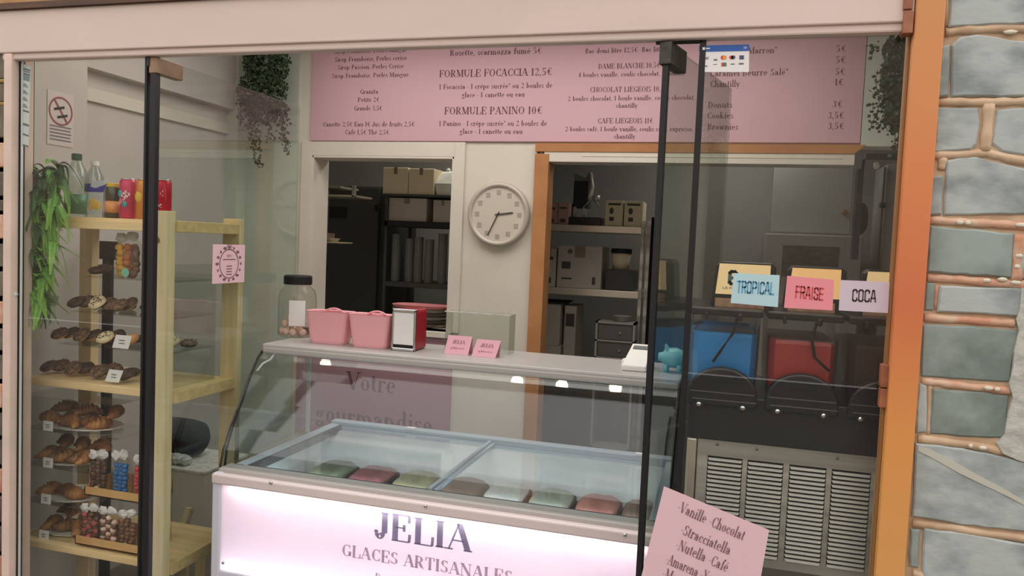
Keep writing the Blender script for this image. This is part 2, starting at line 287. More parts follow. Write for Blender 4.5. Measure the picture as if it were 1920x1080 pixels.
# ---------------------------------------------------------------- lettering (high-contrast serif drawn stroke by stroke)
def S(x, y): return 's%g,%g' % (x, y)
G = {
'A': (11, 't1.2,0,5.4,14 T5.6,14,9.6,0 t2.8,5,7.6,5 s1.2,0 s9.6,0'), 'B': (10, 'T2.4,0,2.4,14 o4.5,10.6,3.2,3.4,-90,90 o4.8,3.6,3.8,3.6,-90,90 t1,14,4.5,14 t1,7.2,4.8,7.2 t1,0,4.8,0'),
'C': (10, 'o6,7,4.6,7,48,312 t9.2,14,9.2,9.5 t9.2,0,9.2,4'), 'D': (11, 'T2.4,0,2.4,14 o4.4,7,5.4,7,-90,90 t1,14,4.4,14 t1,0,4.4,0'),
'E': (10, 'T2.6,0,2.6,14 t1,14,8.8,14 t1,0,9,0 t2.6,7.2,6.6,7.2 a8.8,14,8.8,10.2 a9,0,9.2,4.2 a6.6,9,6.6,5.4'), 'F': (9.5, 'T2.6,0,2.6,14 t1,14,8.8,14 s2.6,0 t2.6,7.2,6.4,7.2 a8.8,14,8.8,10.2 a6.4,9,6.4,5.4'),
'G': (11, 'o6,7,4.6,7,48,330 t9.2,14,9.2,9.5 T9.4,6,9.4,0.8 s9.2,6'), 'H': (12, 'T2.4,0,2.4,14 T9.6,0,9.6,14 t2.4,7.2,9.6,7.2 s2.4,0 s2.4,14 s9.6,0 s9.6,14'),
'I': (5, 'T2.5,0,2.5,14 s2.5,0 s2.5,14'), 'J': (7, 'T5,3,5,14 s5,14 o2.9,3,2.1,3.6,190,360 d1.2,3.4'), 'L': (9.5, 'T2.6,0,2.6,14 s2.6,14 t1,0,9,0 a9,0,9.2,4.8'),
'M': (13.5, 't2,0,2,14 T2.2,14,6.6,1 t6.6,1,11,14 T11.2,0,11.2,14 s2,0 s11.2,0 s11.4,14 s1.6,14'), 'N': (12, 't2,0,2,14 T2.2,14,9.8,0.4 t9.8,0,9.8,14 s2,0 s9.8,14 s1.8,14'),
'O': (11.5, 'o5.8,7,4.8,7,0,360'), 'P': (9.8, 'T2.4,0,2.4,14 o4.6,10.2,4,3.8,-90,90 t1,14,4.6,14 t2.4,6.4,4.6,6.4 s2.4,0'), 'R': (11, 'T2.4,0,2.4,14 o4.6,10.4,3.8,3.6,-90,90 t1,14,4.6,14 t2.4,6.8,5,6.8 s2.4,0 T5.4,6.8,8,1 t8,0.4,10.2,0.2'),
'S': (8.5, 'o4.2,10.6,2.9,3.4,30,270 o4.4,3.6,3.2,3.6,-150,90 t7,13.6,7,10.4 t1.2,0.4,1.2,3.8'), 'T': (10, 'T5,0,5,14 t0.8,14,9.2,14 s5,0 a0.8,14,0.8,10.4 a9.2,14,9.2,10.4'),
'U': (11.5, 'T2.4,14,2.4,4 t9.4,14,9.4,4 o5.9,4.2,3.5,4.2,180,360 s2.4,14 s9.4,14'), 'V': (11, 'T1.4,14,5.6,0 t5.8,0,9.8,14 s1.4,14 s9.8,14'),
'a': (8, 'T5.6,6.6,5.6,0.9 o3.4,6.4,2.2,2.6,0,160 o3.2,2.6,2.2,2.6,30,330 t3.4,5.2,5.6,5.4 t5.8,0.4,7.4,0.8 d1.6,6.6'), 'b': (8.6, 'T2,0.4,2,15 o4.2,4.6,3.2,4.5,-140,140 t0.8,15,2,15'),
'c': (7.2, 'o4,4.5,3,4.5,55,320 d5.8,6.8'), 'd': (8.8, 'T6.4,0,6.4,15 o4.2,4.6,3.2,4.5,40,320 t5,15,6.4,15 t6.4,0,7.8,0'), 'e': (7.6, 'o3.9,4.5,3,4.5,0,310 t1.4,4.8,6.8,4.8'),
'f': (5.6, 'T2.8,0,2.8,12 o4.4,12,1.6,3,40,180 t1,9,5,9 s2.8,0 d5.2,13.6'), 'g': (8, 'o3.6,6,2.4,3,0,360 o3.8,-1.8,3.2,2.2,0,360 t5.6,8.4,7.6,9'), 'h': (9.2, 'T2,0,2,15 o4.6,6,2.4,3,0,150 T7,0,7,6 s2,0 s7,0 t0.8,15,2,15'),
'i': (4.4, 'T2.2,0,2.2,9 s2.2,0 t1,9,2.2,9 d2.2,12.6'), 'k': (9, 'T2,0,2,15 t2,4,6.6,9 T3.8,5.6,7,0 s2,0 s7.2,0 s6.6,9'), 'l': (4.4, 'T2.2,0,2.2,15 s2.2,0 t1,15,2.2,15'),
'm': (13.6, 'T2,0,2,9 o4.4,6,2.2,3,0,150 T6.6,0,6.6,6 o9,6,2.2,3,0,150 T11.2,0,11.2,6 s2,0 s6.6,0 s11.2,0 t0.8,9,2,9'), 'n': (9.2, 'T2,0,2,9 o4.6,6,2.4,3,0,150 T7,0,7,6 s2,0 s7,0 t0.8,9,2,9'),
'o': (8, 'o4,4.5,3.1,4.5,0,360'), 'p': (8.8, 'T2,-4,2,9 o4.3,4.5,3.2,4.5,-140,140 s2,-4 t0.8,9,2,9'), 'q': (8.8, 'T6.4,-4,6.4,9 o4.2,4.5,3.2,4.5,40,320 s6.4,-4'), 'r': (6.6, 'T2,0,2,9 o4.6,6,2.4,3,60,150 s2,0 t0.8,9,2,9 d5.6,7.8'),
's': (6.4, 'o3.2,6.8,2,2.2,30,270 o3.4,2.3,2.3,2.3,-150,90 t5.2,8.8,5.2,6.8 t1,0.4,1,2.4'), 't': (5.4, 'T2.4,1.4,2.4,12 t0.8,9,4.6,9 o3.6,1.6,1.2,1.6,180,320'), 'u': (9.2, 'T2,9,2,3 o4.2,3,2.4,3,180,330 T6.8,9,6.8,0 t0.8,9,2,9 t5.6,9,6.8,9 t6.8,0,8.2,0'),
'v': (8.4, 'T1.4,9,4.2,0 t4.4,0,7,9 s1.4,9 s7,9'), 'w': (11.5, 'T1.4,9,3.6,0 t3.8,0,5.8,9 T5.8,9,8,0 t8.2,0,10.2,9 s1.4,9 s10.2,9'), 'x': (8.4, 'T1.6,9,6.8,0 t1.6,0,6.6,9 s1.6,0 s6.8,0 s1.6,9 s6.8,9'), 'y': (8.4, 'T1.4,9,4.4,0.4 t7,9,3.6,-3 s1.4,9 s7,9 d2.8,-3.4'), 'z': (7.4, 't1.2,9,6.2,9 T6,9,1.6,0 t1.2,0,6.4,0 a1.2,9,1.2,7 a6.4,0,6.4,2.2'),
'0': (9, 'o4.5,7,3.3,7,0,360'), '1': (6, 'T3,0,3,14 s3,0 t1,11.6,3,14'), '2': (8.6, 'o4.2,10.4,2.9,3.6,-20,170 t6.8,9,1.2,0.8 T1.4,0.8,7.4,0.8 t7.6,0.6,7.6,3.4'), '3': (8.4, 'o4,10.4,2.7,3.4,-90,150 o4,3.6,3.1,3.6,-150,90'),
'4': (9, 'T6,0,6,14 t6,14,0.8,4 t0.8,4,8.2,4 s6,0'), '5': (8.4, 't2,7.4,2,14 T2,13.2,7,13.2 o4,4.2,3.2,4.2,-150,120'), '\u20ac': (10, 'o6.4,7,4,7,48,312 t1,8.2,7.4,8.2 t1,6,7,6'),
',': (3.6, 'd1.8,0.8 t2.2,0.8,1,-2.6'), '.': (3.6, 'd1.8,0.8'), '-': (5, 't0.8,5,4.2,5'), '\u00b7': (4, 'd2,5'), '*': (5, 't2.5,9,2.5,14 t0.4,10.2,4.6,12.8 t0.4,12.8,4.6,10.2'), ' ': (5, '')}
G['\u00e9'] = (7.6, G['e'][1]+' a3.6,10.6,5.4,13.4'); G['\u00ea'] = (7.6, G['e'][1]+' t2,10.6,3.9,12.8 t3.9,12.8,5.8,10.6'); G['\u00e8'] = (7.6, G['e'][1]+' a4.4,10.6,2.6,13.4'); G['Y'] = (10, 'T5,0,5,6 T1.2,14,5,6 t5,6,9,14 s5,0 s1.2,14 s9,14')
# squared block letters
B = {'T': (8, 'b4,0,4,14 b0.5,14,7.5,14'), 'R': (9, 'b1.5,0,1.5,14 b1.5,14,6,14 b6,14,7.5,12.5 b7.5,12.5,7.5,8 b7.5,8,6.5,7 b6.5,7,1.5,7 b5,7,7.6,0'), 'O': (9, 'b1.5,1.5,1.5,12.5 b1.5,12.5,3,14 b3,14,6,14 b6,14,7.5,12.5 b7.5,12.5,7.5,1.5 b7.5,1.5,6,0 b6,0,3,0 b3,0,1.5,1.5'),
'P': (9, 'b1.5,0,1.5,14 b1.5,14,6,14 b6,14,7.5,12.5 b7.5,12.5,7.5,7.5 b7.5,7.5,6.3,6.4 b6.3,6.4,1.5,6.4'), 'I': (4, 'b2,0,2,14'), 'C': (8.6, 'b7.4,10.5,7.4,12.5 b7.4,12.5,6,14 b6,14,3,14 b3,14,1.5,12.5 b1.5,12.5,1.5,1.5 b1.5,1.5,3,0 b3,0,6,0 b6,0,7.4,1.5 b7.4,1.5,7.4,3.6'),
'A': (9, 'b1,0,3.6,14 b3.6,14,5.4,14 b5.4,14,8,0 b1.8,4.4,7.2,4.4'), 'L': (7.6, 'b1.5,14,1.5,0 b1.5,0,7,0'), 'F': (7.8, 'b1.5,0,1.5,14 b1.5,14,7.2,14 b1.5,7.2,6.4,7.2'), 'S': (8.6, 'b7.2,10.8,7.2,12.6 b7.2,12.6,6,14 b6,14,3,14 b3,14,1.5,12.6 b1.5,12.6,1.5,9 b1.5,9,7.2,5.4 b7.2,5.4,7.2,1.5 b7.2,1.5,6,0 b6,0,3,0 b3,0,1.5,1.5 b1.5,1.5,1.5,3.4'),
'E': (7.8, 'b1.5,0,1.5,14 b1.5,14,7.2,14 b1.5,7.2,6.6,7.2 b1.5,0,7.2,0'), 'G': (9, 'b7.4,10.8,7.4,12.5 b7.4,12.5,6,14 b6,14,3,14 b3,14,1.5,12.5 b1.5,12.5,1.5,1.5 b1.5,1.5,3,0 b3,0,6,0 b6,0,7.4,1.5 b7.4,1.5,7.4,6.6 b7.4,6.6,4.8,6.6'), ' ': (4, '')}
TH, TN = 2.1, 0.62
def glyph(ops, dx, bw=1.9, wt=1.0):
    qs = []
    def seg(x0, y0, x1, y1, w, cap=0):
        d = math.hypot(x1-x0, y1-y0) or 1; ux, uy = (x1-x0)/d*cap, (y1-y0)/d*cap; nx, ny = -(y1-y0)/d*w/2, (x1-x0)/d*w/2
        x0 -= ux; y0 -= uy; x1 += ux; y1 += uy
        qs.append([(x0+nx, y0+ny), (x0-nx, y0-ny), (x1-nx, y1-ny), (x1+nx, y1+ny)])
    for t in ops.split():
        k = t[0]; a = [float(v) for v in t[1:].split(',')]
        if k == 'T':
            s = abs(a[3]-a[1])/ (math.hypot(a[2]-a[0], a[3]-a[1]) or 1); w = TH*wt/max(s, 0.5); w2 = w/2
            qs.append([(a[0]-w2, a[1]), (a[0]+w2, a[1]), (a[2]+w2, a[3]), (a[2]-w2, a[3])] if s > 0.5 else [(a[0], a[1]-.8), (a[2], a[3]-.8), (a[2], a[3]+.8), (a[0], a[1]+.8)])
        elif k == 't': seg(*a, TN*wt)
        elif k == 'a': seg(*a, 1.0*wt)
        elif k == 'b': seg(*a, bw, bw*0.42)
        elif k == 's': seg(a[0]-1.9, a[1]+(TN/2 if a[1] < 1 else -TN/2), a[0]+1.9, a[1]+(TN/2 if a[1] < 1 else -TN/2), TN*wt)
        elif k == 'd': qs.append([(a[0]+1.05*math.cos(i*PI/3), a[1]+1.05*math.sin(i*PI/3)) for i in range(6)])
        elif k == 'o':
            cx, cy, rx, ry, a0, a1 = a; n = max(6, int(abs(a1-a0)/20)); pr = None
            for i in range(n+1):
                th = math.radians(a0+(a1-a0)*i/n); w = TN+(TH-TN)*abs(math.cos(th))**1.6; w *= wt
                c, s_ = math.cos(th), math.sin(th)
                p = ((cx+(rx+w*.15)*c, cy+ry*s_), (cx+(rx-w*.85)*c, cy+(ry-min(w, TN*wt*1.4))*s_))
                if pr: qs.append([pr[0], pr[1], p[1], p[0]])
                pr = p
    return [[(x+dx, y) for x, y in q] for q in qs]
def layout(txt, font=None, track=0.3, **k):
    font = font or G; x = 0; qs = []
    for ch in txt:
        w, ops = font.get(ch, font[' ']); qs += glyph(ops, x, **k); x += w+track
    return qs, x-track
def write(mb, txt, o, ex, ey, h, width=None, align='c', font=None, **k):
    """ex, ey: unit directions of the baseline and of the letter height; h cap height in metres"""
    qs, w = layout(txt, font, **k); sy = h/14; sx = (width/w) if width else sy
    off = {'c': -w/2, 'l': 0, 'r': -w}[align]; o, ex, ey = np.array(o), np.array(ex, float), np.array(ey, float)
    for q in qs: mb.add([o+ex*(x+off)*sx+ey*y*sy for x, y in q], [tuple(range(len(q)))])
def wpx(mb, txt, px, py, cap, Y, width=None, align='c', **k):
    """text standing in the plane y=Y with baseline through the point seen at px,py"""
    o = at(px, py, Y); sc = float((o-CAM)@FW)/F
    wd = None
    if width: wd = at(px+width/2, py, Y)[0]-at(px-width/2, py, Y)[0]
    write(mb, txt, o, (1, 0, 0), (0, 0, 1), cap*sc, wd, align, **k)
def rect_px(x0, y0, x1, y1, Y):
    xm, ym = (x0+x1)/2, (y0+y1)/2
    return at(x0, ym, Y)[0], at(x1, ym, Y)[0], at(xm, y1, Y)[2], at(xm, y0, Y)[2]
# ================================================================ the setting
m = MB(); m.box(-3.6, 1.8, 0.0, 4.0, -0.1, 0.0); struct('floor', m, 'floor_tile')
m = MB(); m.box(-34, 30, -9.0, 0.0, -0.12, -0.02); struct('floor_pavement', m, 'pavement')
m = MB(); m.box(-3.6, 1.8, 0.02, 4.0, 2.9, 3.0); struct('ceiling', m, 'ceiling_white')
m = MB(); m.box(-34, 30, -9.2, -9.0, 0, 5.5); far = struct('wall_opposite', m, 'facade_far')
# front wall: lintel and everything above the shopfront
Yl = -0.03
zl0 = at(1015, 87, 0.012)[2]; zl1 = at(1007, 64, -0.02)[2]; zb = at(200, 9, Yl)[2]
PX0, PX1 = at(1680, 540, -0.035)[0], at(1736, 540, -0.035)[0]
m = MB(); m.box(-4, 3, 0.03, 0.12, zl0+0.12, 3.4); m.box(-8, -2.43, 0.0, 0.03, 0, 3.4); struct('wall_front', m, 'wall_side')
m = MB(); m.box(-2.6, PX0-0.001, Yl, 0.03, zl1-0.004, zb); struct('trim_1', m, 'lintel_paint', bevel=0.004, label='pale pink painted lintel board above the shopfront')
m = MB(); m.box(-2.432, PX0-0.001, -0.022, 0.014, zl0, zl1); struct('trim_2', m, 'lintel_paint', bevel=0.005)
m = MB(); m.box(-4, PX0-0.001, Yl-0.012, 0.05, zb, zb+0.02); struct('trim_3', m, 'brown_wood')
m = MB(); m.box(-4, PX0-0.001, -0.02, 0.05, zb+0.02, zb+0.5); struct('wall_above', m, 'yellow_stone')
JX0, JX1 = at(9, 600, -0.02)[0], at(23, 600, -0.02)[0]
m = MB(); m.box(JX0, JX1, -0.03, 0.06, 0, zl0+0.02); struct('trim_4', m, 'jamb_paint', bevel=0.004, label='pale pink peeling frame upright left of the glass')
# orange door post
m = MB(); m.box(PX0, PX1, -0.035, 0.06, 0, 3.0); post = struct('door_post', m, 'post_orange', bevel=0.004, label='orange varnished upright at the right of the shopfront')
def onpost(name, x0, y0, x1, y1, mt, Y=-0.02, d=0.03):
    a, b, c, e = rect_px(x0, y0, x1, y1, Y); mm = MB(); mm.box(a, b, Y, Y+d, c, e); return mm.out(name, mt, post, bevel=0.002)
onpost('hinge_leaf', 1695, -14, 1713, 17, 'hinge_brown', -0.04, 0.04); onpost('hinge_leaf', 1694, 19, 1713, 62, 'hinge_brown', -0.04, 0.04)
onpost('hinge_leaf', 1652, 684, 1668, 727, 'hinge_brown'); onpost('hinge_leaf', 1650, 729, 1666, 765, 'hinge_brown')
# left interior wall, back wall, back rooms
m = MB(); m.box(-3.1, -2.75, 0.02, 0.66, 0, 2.9); m.box(-3.2, -2.88, 0.66, 2.0, 0, 2.9); struct('wall_left', m, 'wall_side')
m = MB(); m.box(-2.88, -2.82, 0.66, 1.9, 2.42, 2.9); struct('trim_5', m, 'wall_side', label='boxed soffit along the left wall')
m = MB(); m.box(-2.88, -2.86, 0.72, 1.9, 2.28, 2.34); struct('trim_6', m, 'wall_white')
m = MB(); m.box(1.05, 1.2, 0.25, 2.0, 0, 2.9); struct('wall_right_inner', m, 'wall_green')
m = MB(); WX0, WX1, WZ0, WZ1 = at(588, 293, 1.9)[0], at(850, 400, 1.9)[0], 1.2, 2.17
DX0, DX1, DZ1 = -1.015, 0.93, 2.24
m.box(-3.2, WX0, 1.9, 2.02, 0, 2.9); m.box(WX0, WX1, 1.9, 2.02, 0, WZ0); m.box(WX0, WX1, 1.9, 2.02, WZ1, 2.9); m.box(WX1, DX0, 1.9, 2.02, 0, 2.9)
m.box(DX0, DX1, 1.9, 2.02, DZ1, 2.9); m.box(DX1, 1.2, 1.9, 2.02, 0, 2.9); struct('wall_back', m, 'wall_white')
m = MB(); gx = at(556, 350, 1.89)[0]; m.box(-2.88, gx, 1.885, 1.9, 0, 2.9); m.box(-2.88, -2.80, 1.80, 1.9, 0, 2.9); struct('wall_back_left', m, 'wall_green')
m = MB(); gr = at(1618, 200, 1.89)[0]; m.box(gr, 1.05, 1.885, 1.9, DZ1, 2.9); struct('wall_back_right', m, 'wall_green')
# window_1 : serving hatch in the back wall
m = MB(); x0, x1 = WX0-0.07, WX1+0.06
m.box(x0, WX0, 1.882, 1.9, 1.2, 2.25); m.box(WX1, x1, 1.882, 1.9, 1.2, 2.25); m.box(WX0, WX1, 1.882, 1.9, WZ1, 2.25)
m.box(WX0-0.001, WX0+0.012, 1.883, 2.06, 1.2, WZ1); m.box(WX1-0.012, WX1+0.001, 1.883, 2.06, 1.2, WZ1); m.box(WX0, WX1, 1.883, 2.06, WZ1-0.012, WZ1)
w1 = struct('window_1', m, 'wall_white', label='open serving hatch in the back wall framed in white', bevel=0.002)
m = MB(); m.box(WX0-0.02, WX1+0.02, 1.86, 2.34, 1.17, 1.2); m.out('sill', 'wall_white', w1)
# door_3 : wide doorway with an orange frame
m = MB(); m.box(DX0-0.005, at(1020, 500, 1.87)[0], 1.87, 2.0, 0, 2.19)
d3 = struct('door_3', m, 'door_orange', label='wide open doorway in the back wall with an orange wooden frame', bevel=0.002)
xr = at(1624, 272, 1.87)[0]; zt = at(1300, 270, 1.87)[2]; zm = at(1300, 286, 1.87)[2]; zo = at(1300, 306, 1.87)[2]
m = MB(); m.prism([(DX0-0.005, zm), (xr-0.05, zm), (xr, zt), (DX0-0.005, zt)], 1.87, 1.9); m.out('frame_header', 'door_orange', d3)
m = MB(); m.box(at(1020, 295, 1.875)[0], xr-0.045, 1.875, 2.02, zo, zm); m.box(at(1090, 295, 1.87)[0], xr-0.1, 1.872, 1.876, (zo+zm)/2+0.002, (zo+zm)/2+0.006); m.out('roller_cover', 'wall_white', d3, bevel=0.004)
a, b, c, e = rect_px(1603, 308, 1614, 440, 2.0); m = MB(); m.box(a, b, 1.96, 2.03, 1.7, 2.14); m.out('side_rail', 'black_matte', d3)
# back rooms shell
m = MB(); m.box(-3.6, 1.8, 3.6, 3.8, 0, 2.9); struct('wall_rear', m, 'room_grey')
m = MB(); m.box(-3.6, -3.35, 2.0, 3.6, 0, 2.9); struct('wall_rear_left', m, 'room_grey')
m = MB(); m.box(1.6, 1.8, 2.0, 3.6, 0, 2.9); m.box(1.2, 1.8, 1.95, 2.02, 0, 2.9); struct('wall_rear_right', m, 'room_grey')
m = MB(); m.box(-1.42, -1.34, 2.02, 3.6, 0, 2.9); struct('wall_partition', m, 'room_grey')
for i, (x, y) in enumerate(((-2.60, 0.6), (-2.34, 0.6), (-1.12, 0.6), (-0.86, 0.6), (-0.56, 0.62))):
    m = MB(); m.lathe([(0.044, 2.875), (0.058, 2.88), (0.062, 2.9)], (x, y, 0), 20); o = m.out('downlight', 'ceiling_white', label='round ceiling spotlight, %s from the left wall' % ['first', 'second', 'third', 'fourth', 'fifth'][i], cat='spotlight', group='ceiling spotlights')
    m = MB(); m.lathe([(0.034, 2.870), (0.035, 2.8745)], (x, y, 0), 20); m.out('bulb', 'downlight_glow', o)
# ---------------------------------------------------------------- glazing
def pane(name, mb, m_, parent): return mb.out(name, m_, parent)
m = MB(); m.box(JX1, JX1+0.012, 0.0, 0.014, 0.0, zl0)
win2 = struct('window_2', m, 'seal_black', label='fixed glass panel at the left of the shopfront')
gl1 = at(268, 600, 0)[0]
m = MB(); m.box(JX1+0.004, gl1, 0.003, 0.011, 0.02, zl0-0.002); m.out('pane', 'pane_glass', win2)
m = MB(); m.box(JX1+0.012, JX1+0.018, -0.002, 0.003, 0.0, zl0); m.out('edge_strip', 'notice_paper', win2)
m = MB(); m.box(gl1-0.004, gl1+0.004, -0.004, 0.016, 0, zl0); m.out('seal', 'seal_black', win2)
m = MB(); m.lathe([(0.008, 0), (0.01, 0.008), (0.004, 0.016)], (*at(31, 552, 0)[:2], at(31, 552, 0)[2]), 10, ax='y'); m.out('suction_hook', 'notice_paper', win2)
# door_1: left glass door swung inwards
DLX = at(277, 600, 0)[0]
m = MB(); m.box(DLX, DLX+0.022, -0.006, 0.014, 0.02, zl0-0.01)
d1 = struct('door_1', m, 'seal_black', label='left glass door swung open into the shop')
m = MB(); m.box(DLX+0.006, DLX+0.015, 0.014, 0.87, 0.02, zl0+0.0); m.out('pane', 'pane_door', d1)
m = MB(); m.box(DLX-0.004, DLX+0.028, -0.008, 0.115, zl0-0.052, zl0-0.001); m.out('clamp', 'clamp_brown', d1, bevel=0.002)
m = MB(); m.box(DLX-0.012, DLX+0.0, -0.01, 0.004, zl0-0.03, zl0+0.004); m.out('pivot', 'seal_black', d1)
# door_2: right glass door swung inwards
A2 = np.array([at(1226, 560, 0)[0], 0.0]); B2 = np.array([-0.026, 0.605]); u2 = (B2-A2)/np.linalg.norm(B2-A2); n2 = np.array([u2[1], -u2[0]]); L2 = np.linalg.norm(B2-A2)
def d2box(s0, s1, w, z0, z1):
    c = A2+u2*(s0+s1)/2; mm = MB(); mm.obox((c[0], c[1], (z0+z1)/2), (*(u2*(s1-s0)/2), 0), (*(n2*w/2), 0), (0, 0, (z1-z0)/2)); return mm
d2 = struct('door_2', d2box(-0.006, 0.008, 0.016, 0.02, zl0-0.02), 'seal_black', label='right glass door swung open into the shop')
d2box(0.008, L2, 0.009, 0.02, zl0-0.004).out('pane', 'pane_door', d2)
d2box(-0.012, 0.115, 0.034, zl0-0.062, zl0-0.002).out('clamp', 'clamp_dark', d2, bevel=0.002)
m = MB(); m.box(A2[0]-0.03, A2[0]+0.09, -0.004, 0.01, zl0-0.006, zl0+0.004); m.out('pivot_plate', 'seal_black', d2)
# window_3: fixed right panel
RX0 = at(1300, 400, 0)[0]
m = MB(); m.box(RX0-0.007, RX0+0.009, -0.004, 0.016, 0, zl0-0.001)
w3 = struct('window_3', m, 'seal_black', label='fixed glass panel at the right of the shopfront')
m = MB(); m.box(RX0+0.009, PX0+0.002, 0.002, 0.010, 0.02, zl0-0.001); m.out('pane', 'pane_glass', w3)
m = MB(); m.box(PX0-0.006, PX0-0.001, -0.006, 0.014, 0, zl0); m.out('seal', 'knot', w3)
# ---------------------------------------------------------------- brick walls
m = MB(); m.box(PX1+0.004, 2.2, -0.008, 0.3, 0, 3.4)
wr = struct('wall_right', m, 'mortar_beige', label='wall of blue-grey painted bricks with sandy joints')
m = MB(); m.box(PX1, PX1+0.004, -0.012, 0.05, 0, 3.0); m.out('gap', 'seal_black', wr)
BR = [[(1780, -60), (2060, -70), (2060, 38), (1920, 44), (1780, 50)], [(1765, 86), (1781, 84), (1779, 181), (1758, 183)], [(1786, 84), (1800, 68), (1832, 63), (1870, 69), (1920, 78), (2060, 84), (2060, 184), (1920, 181), (1783, 181)],
 [(1756, 202), (1836, 202), (1837, 230), (1831, 272), (1822, 281), (1751, 285)], [(1869, 206), (1920, 202), (2060, 198), (2060, 300), (1920, 290), (1878, 286), (1859, 270)],
 [(1775, 300), (1800, 295), (1830, 294), (1860, 301), (1920, 316), (2060, 326), (2060, 398), (1920, 402), (1769, 403)], [(1746, 331), (1768, 328), (1765, 403), (1742, 404)],
 [(1743, 424), (1780, 427), (1830, 430), (1902, 438), (1898, 521), (1739, 511)], [(1908, 470), (2060, 476), (2060, 530), (1906, 524)], [(1737, 529), (1755, 532), (1751, 583), (1733, 581)], [(1763, 535), (1912, 541), (2060, 548), (2060, 600), (1912, 594), (1757, 584)],
 [(1731, 608), (1820, 612), (1910, 619), (1903, 660), (1895, 718), (1813, 712), (1727, 706)], [(1722, 716), (1738, 724), (1738, 812), (1717, 813)], [(1750, 729), (1820, 733), (1892, 742), (1886, 822), (1800, 818), (1743, 814)],
 [(1718, 832), (1760, 834), (1850, 850), (1920, 866), (2060, 880), (2060, 1016), (1920, 998), (1800, 984), (1711, 970)], [(1708, 992), (1726, 993), (1722, 1065), (1705, 1062)],
 [(1733, 992), (1780, 995), (1920, 1020), (2060, 1040), (2060, 1180), (1728, 1180)], [(1930, 620), (2060, 630), (2060, 740), (1926, 730)], [(1930, 752), (2060, 762), (2060, 855), (1926, 840)]]
for i, poly in enumerate(BR):
    # subdivide the outline and jitter it a little so the edges look hand-dressed
    pts = []
    for (x0, y0), (x1, y1) in zip(poly, poly[1:]+poly[:1]):
        n = max(1, int(math.hypot(x1-x0, y1-y0)/22))
        for k in range(n): pts.append((x0+(x1-x0)*k/n+random.uniform(-1.2, 1.2), y0+(y1-y0)*k/n+random.uniform(-1.2, 1.2)))
    yy = -0.012-random.uniform(0, 0.006); P = [at(x, y, yy) for x, y in pts]; cx, cz = np.mean([p[0] for p in P]), np.mean([p[2] for p in P])
    inn = [((p[0]-cx)*0.0+p[0]-0.004*np.sign(p[0]-cx), yy, p[2]-0.004*np.sign(p[2]-cz)) for p in P]
    m = MB(); m.loft([[(p[0], 0.01, p[2]) for p in P], [(p[0], yy+0.004, p[2]) for p in P], inn]); m.out('brick', 'brick_blue' if i < 7 else ('brick_blue', 'brick_blue_dark')[i % 2], wr)
bx0 = at(2066, 500, -0.02)[0]; z = 0.06; row = 0
while z < 3.2:
    hgt = random.uniform(0.115, 0.15); x = bx0+random.uniform(0, 0.02)
    while x < 2.1:
        w = random.uniform(0.13, 0.3); x1 = min(x+w, 2.18); q = [(x+random.uniform(0, .004), z+random.uniform(0, .005)), (x1, z+random.uniform(0, .005)), (x1-random.uniform(0, .004), z+hgt), (x, z+hgt-random.uniform(0, .006))]; yy = -0.012-random.uniform(0, 0.005)
        m = MB(); m.loft([[(a, 0.01, b) for a, b in q], [(a, yy, b) for a, b in q]]); m.out('brick', ('brick_blue', 'brick_blue_dark')[random.random() < 0.3], wr, bevel=0.003); x = x1+0.022
    z += hgt+0.022; row += 1
m = MB(); v = [(1722, 842), (1745, 850), (1800, 880), (1850, 906), (1890, 926), (1925, 946)]; wd = [4, 7, 8, 6, 5, 4]
for k in range(len(v)-1):
    q = [at(v[k][0], v[k][1]-wd[k], -0.0195), at(v[k+1][0], v[k+1][1]-wd[k+1], -0.0195), at(v[k+1][0], v[k+1][1]+wd[k+1], -0.0195), at(v[k][0], v[k][1]+wd[k], -0.0195)]; m.loft([[tuple(p) for p in q], [(p[0], -0.005, p[2]) for p in q]])
m.out('filled_crack', 'brick_vein', wr)
J = [([(1772, 62), (1800, 58), (1860, 54), (2060, 58)], 8, 'mortar_beige'), ([(1758, 192), (1840, 192), (1920, 190), (2060, 190)], 8, 'mortar_beige'), ([(1853, 196), (1850, 240), (1846, 284)], 10, 'mortar_beige'),
 ([(1749, 292), (1800, 290), (1850, 287), (1900, 300), (1960, 310), (2060, 316)], 8, 'mortar_beige'), ([(1768, 296), (1764, 318)], 8, 'mortar_beige'), ([(1743, 413), (1800, 416), (1860, 420), (1920, 424), (2060, 430)], 8, 'mortar_pink'), ([(1910, 440), (1906, 480), (1904, 526)], 9, 'mortar_pink'),
 ([(1738, 521), (1800, 524), (1860, 530), (1910, 534), (2060, 540)], 8, 'mortar_pink'), ([(1757, 535), (1754, 580)], 4, 'mortar_pink'), ([(1732, 595), (1780, 598), (1850, 603), (1900, 606)], 8, 'mortar_pink'),
 ([(1727, 714), (1760, 718), (1830, 726), (1893, 732)], 7, 'mortar_pink'), ([(1743, 722), (1742, 770), (1740, 815)], 4, 'mortar_beige'), ([(1720, 822), (1770, 828), (1830, 836), (1880, 846)], 8, 'mortar_beige'), ([(1710, 981), (1780, 988), (1850, 1000), (1920, 1009), (2060, 1028)], 8, 'mortar_beige'), ([(1710, 1074), (1730, 1080), (1750, 1090)], 8, 'mortar_beige'), ([(1776, -60), (1774, 50)], 5, 'mortar_beige')]
for pts, w, mt in J:
    m = MB(); P = [at(x, y, -0.006) for x, y in pts]; P2 = []
    for a_, b_ in zip(P[:-1], P[1:]):
        for k in range(4): P2.append(a_+(b_-a_)*k/4+np.array([0, 0, random.uniform(-.0012, .0012)]))
    P2.append(P[-1]); m.tube(P2, [w*0.00145*random.uniform(0.85, 1.15) for _ in P2], 8); m.out('mortar_joint', mt, wr, smooth=True)
m = MB()
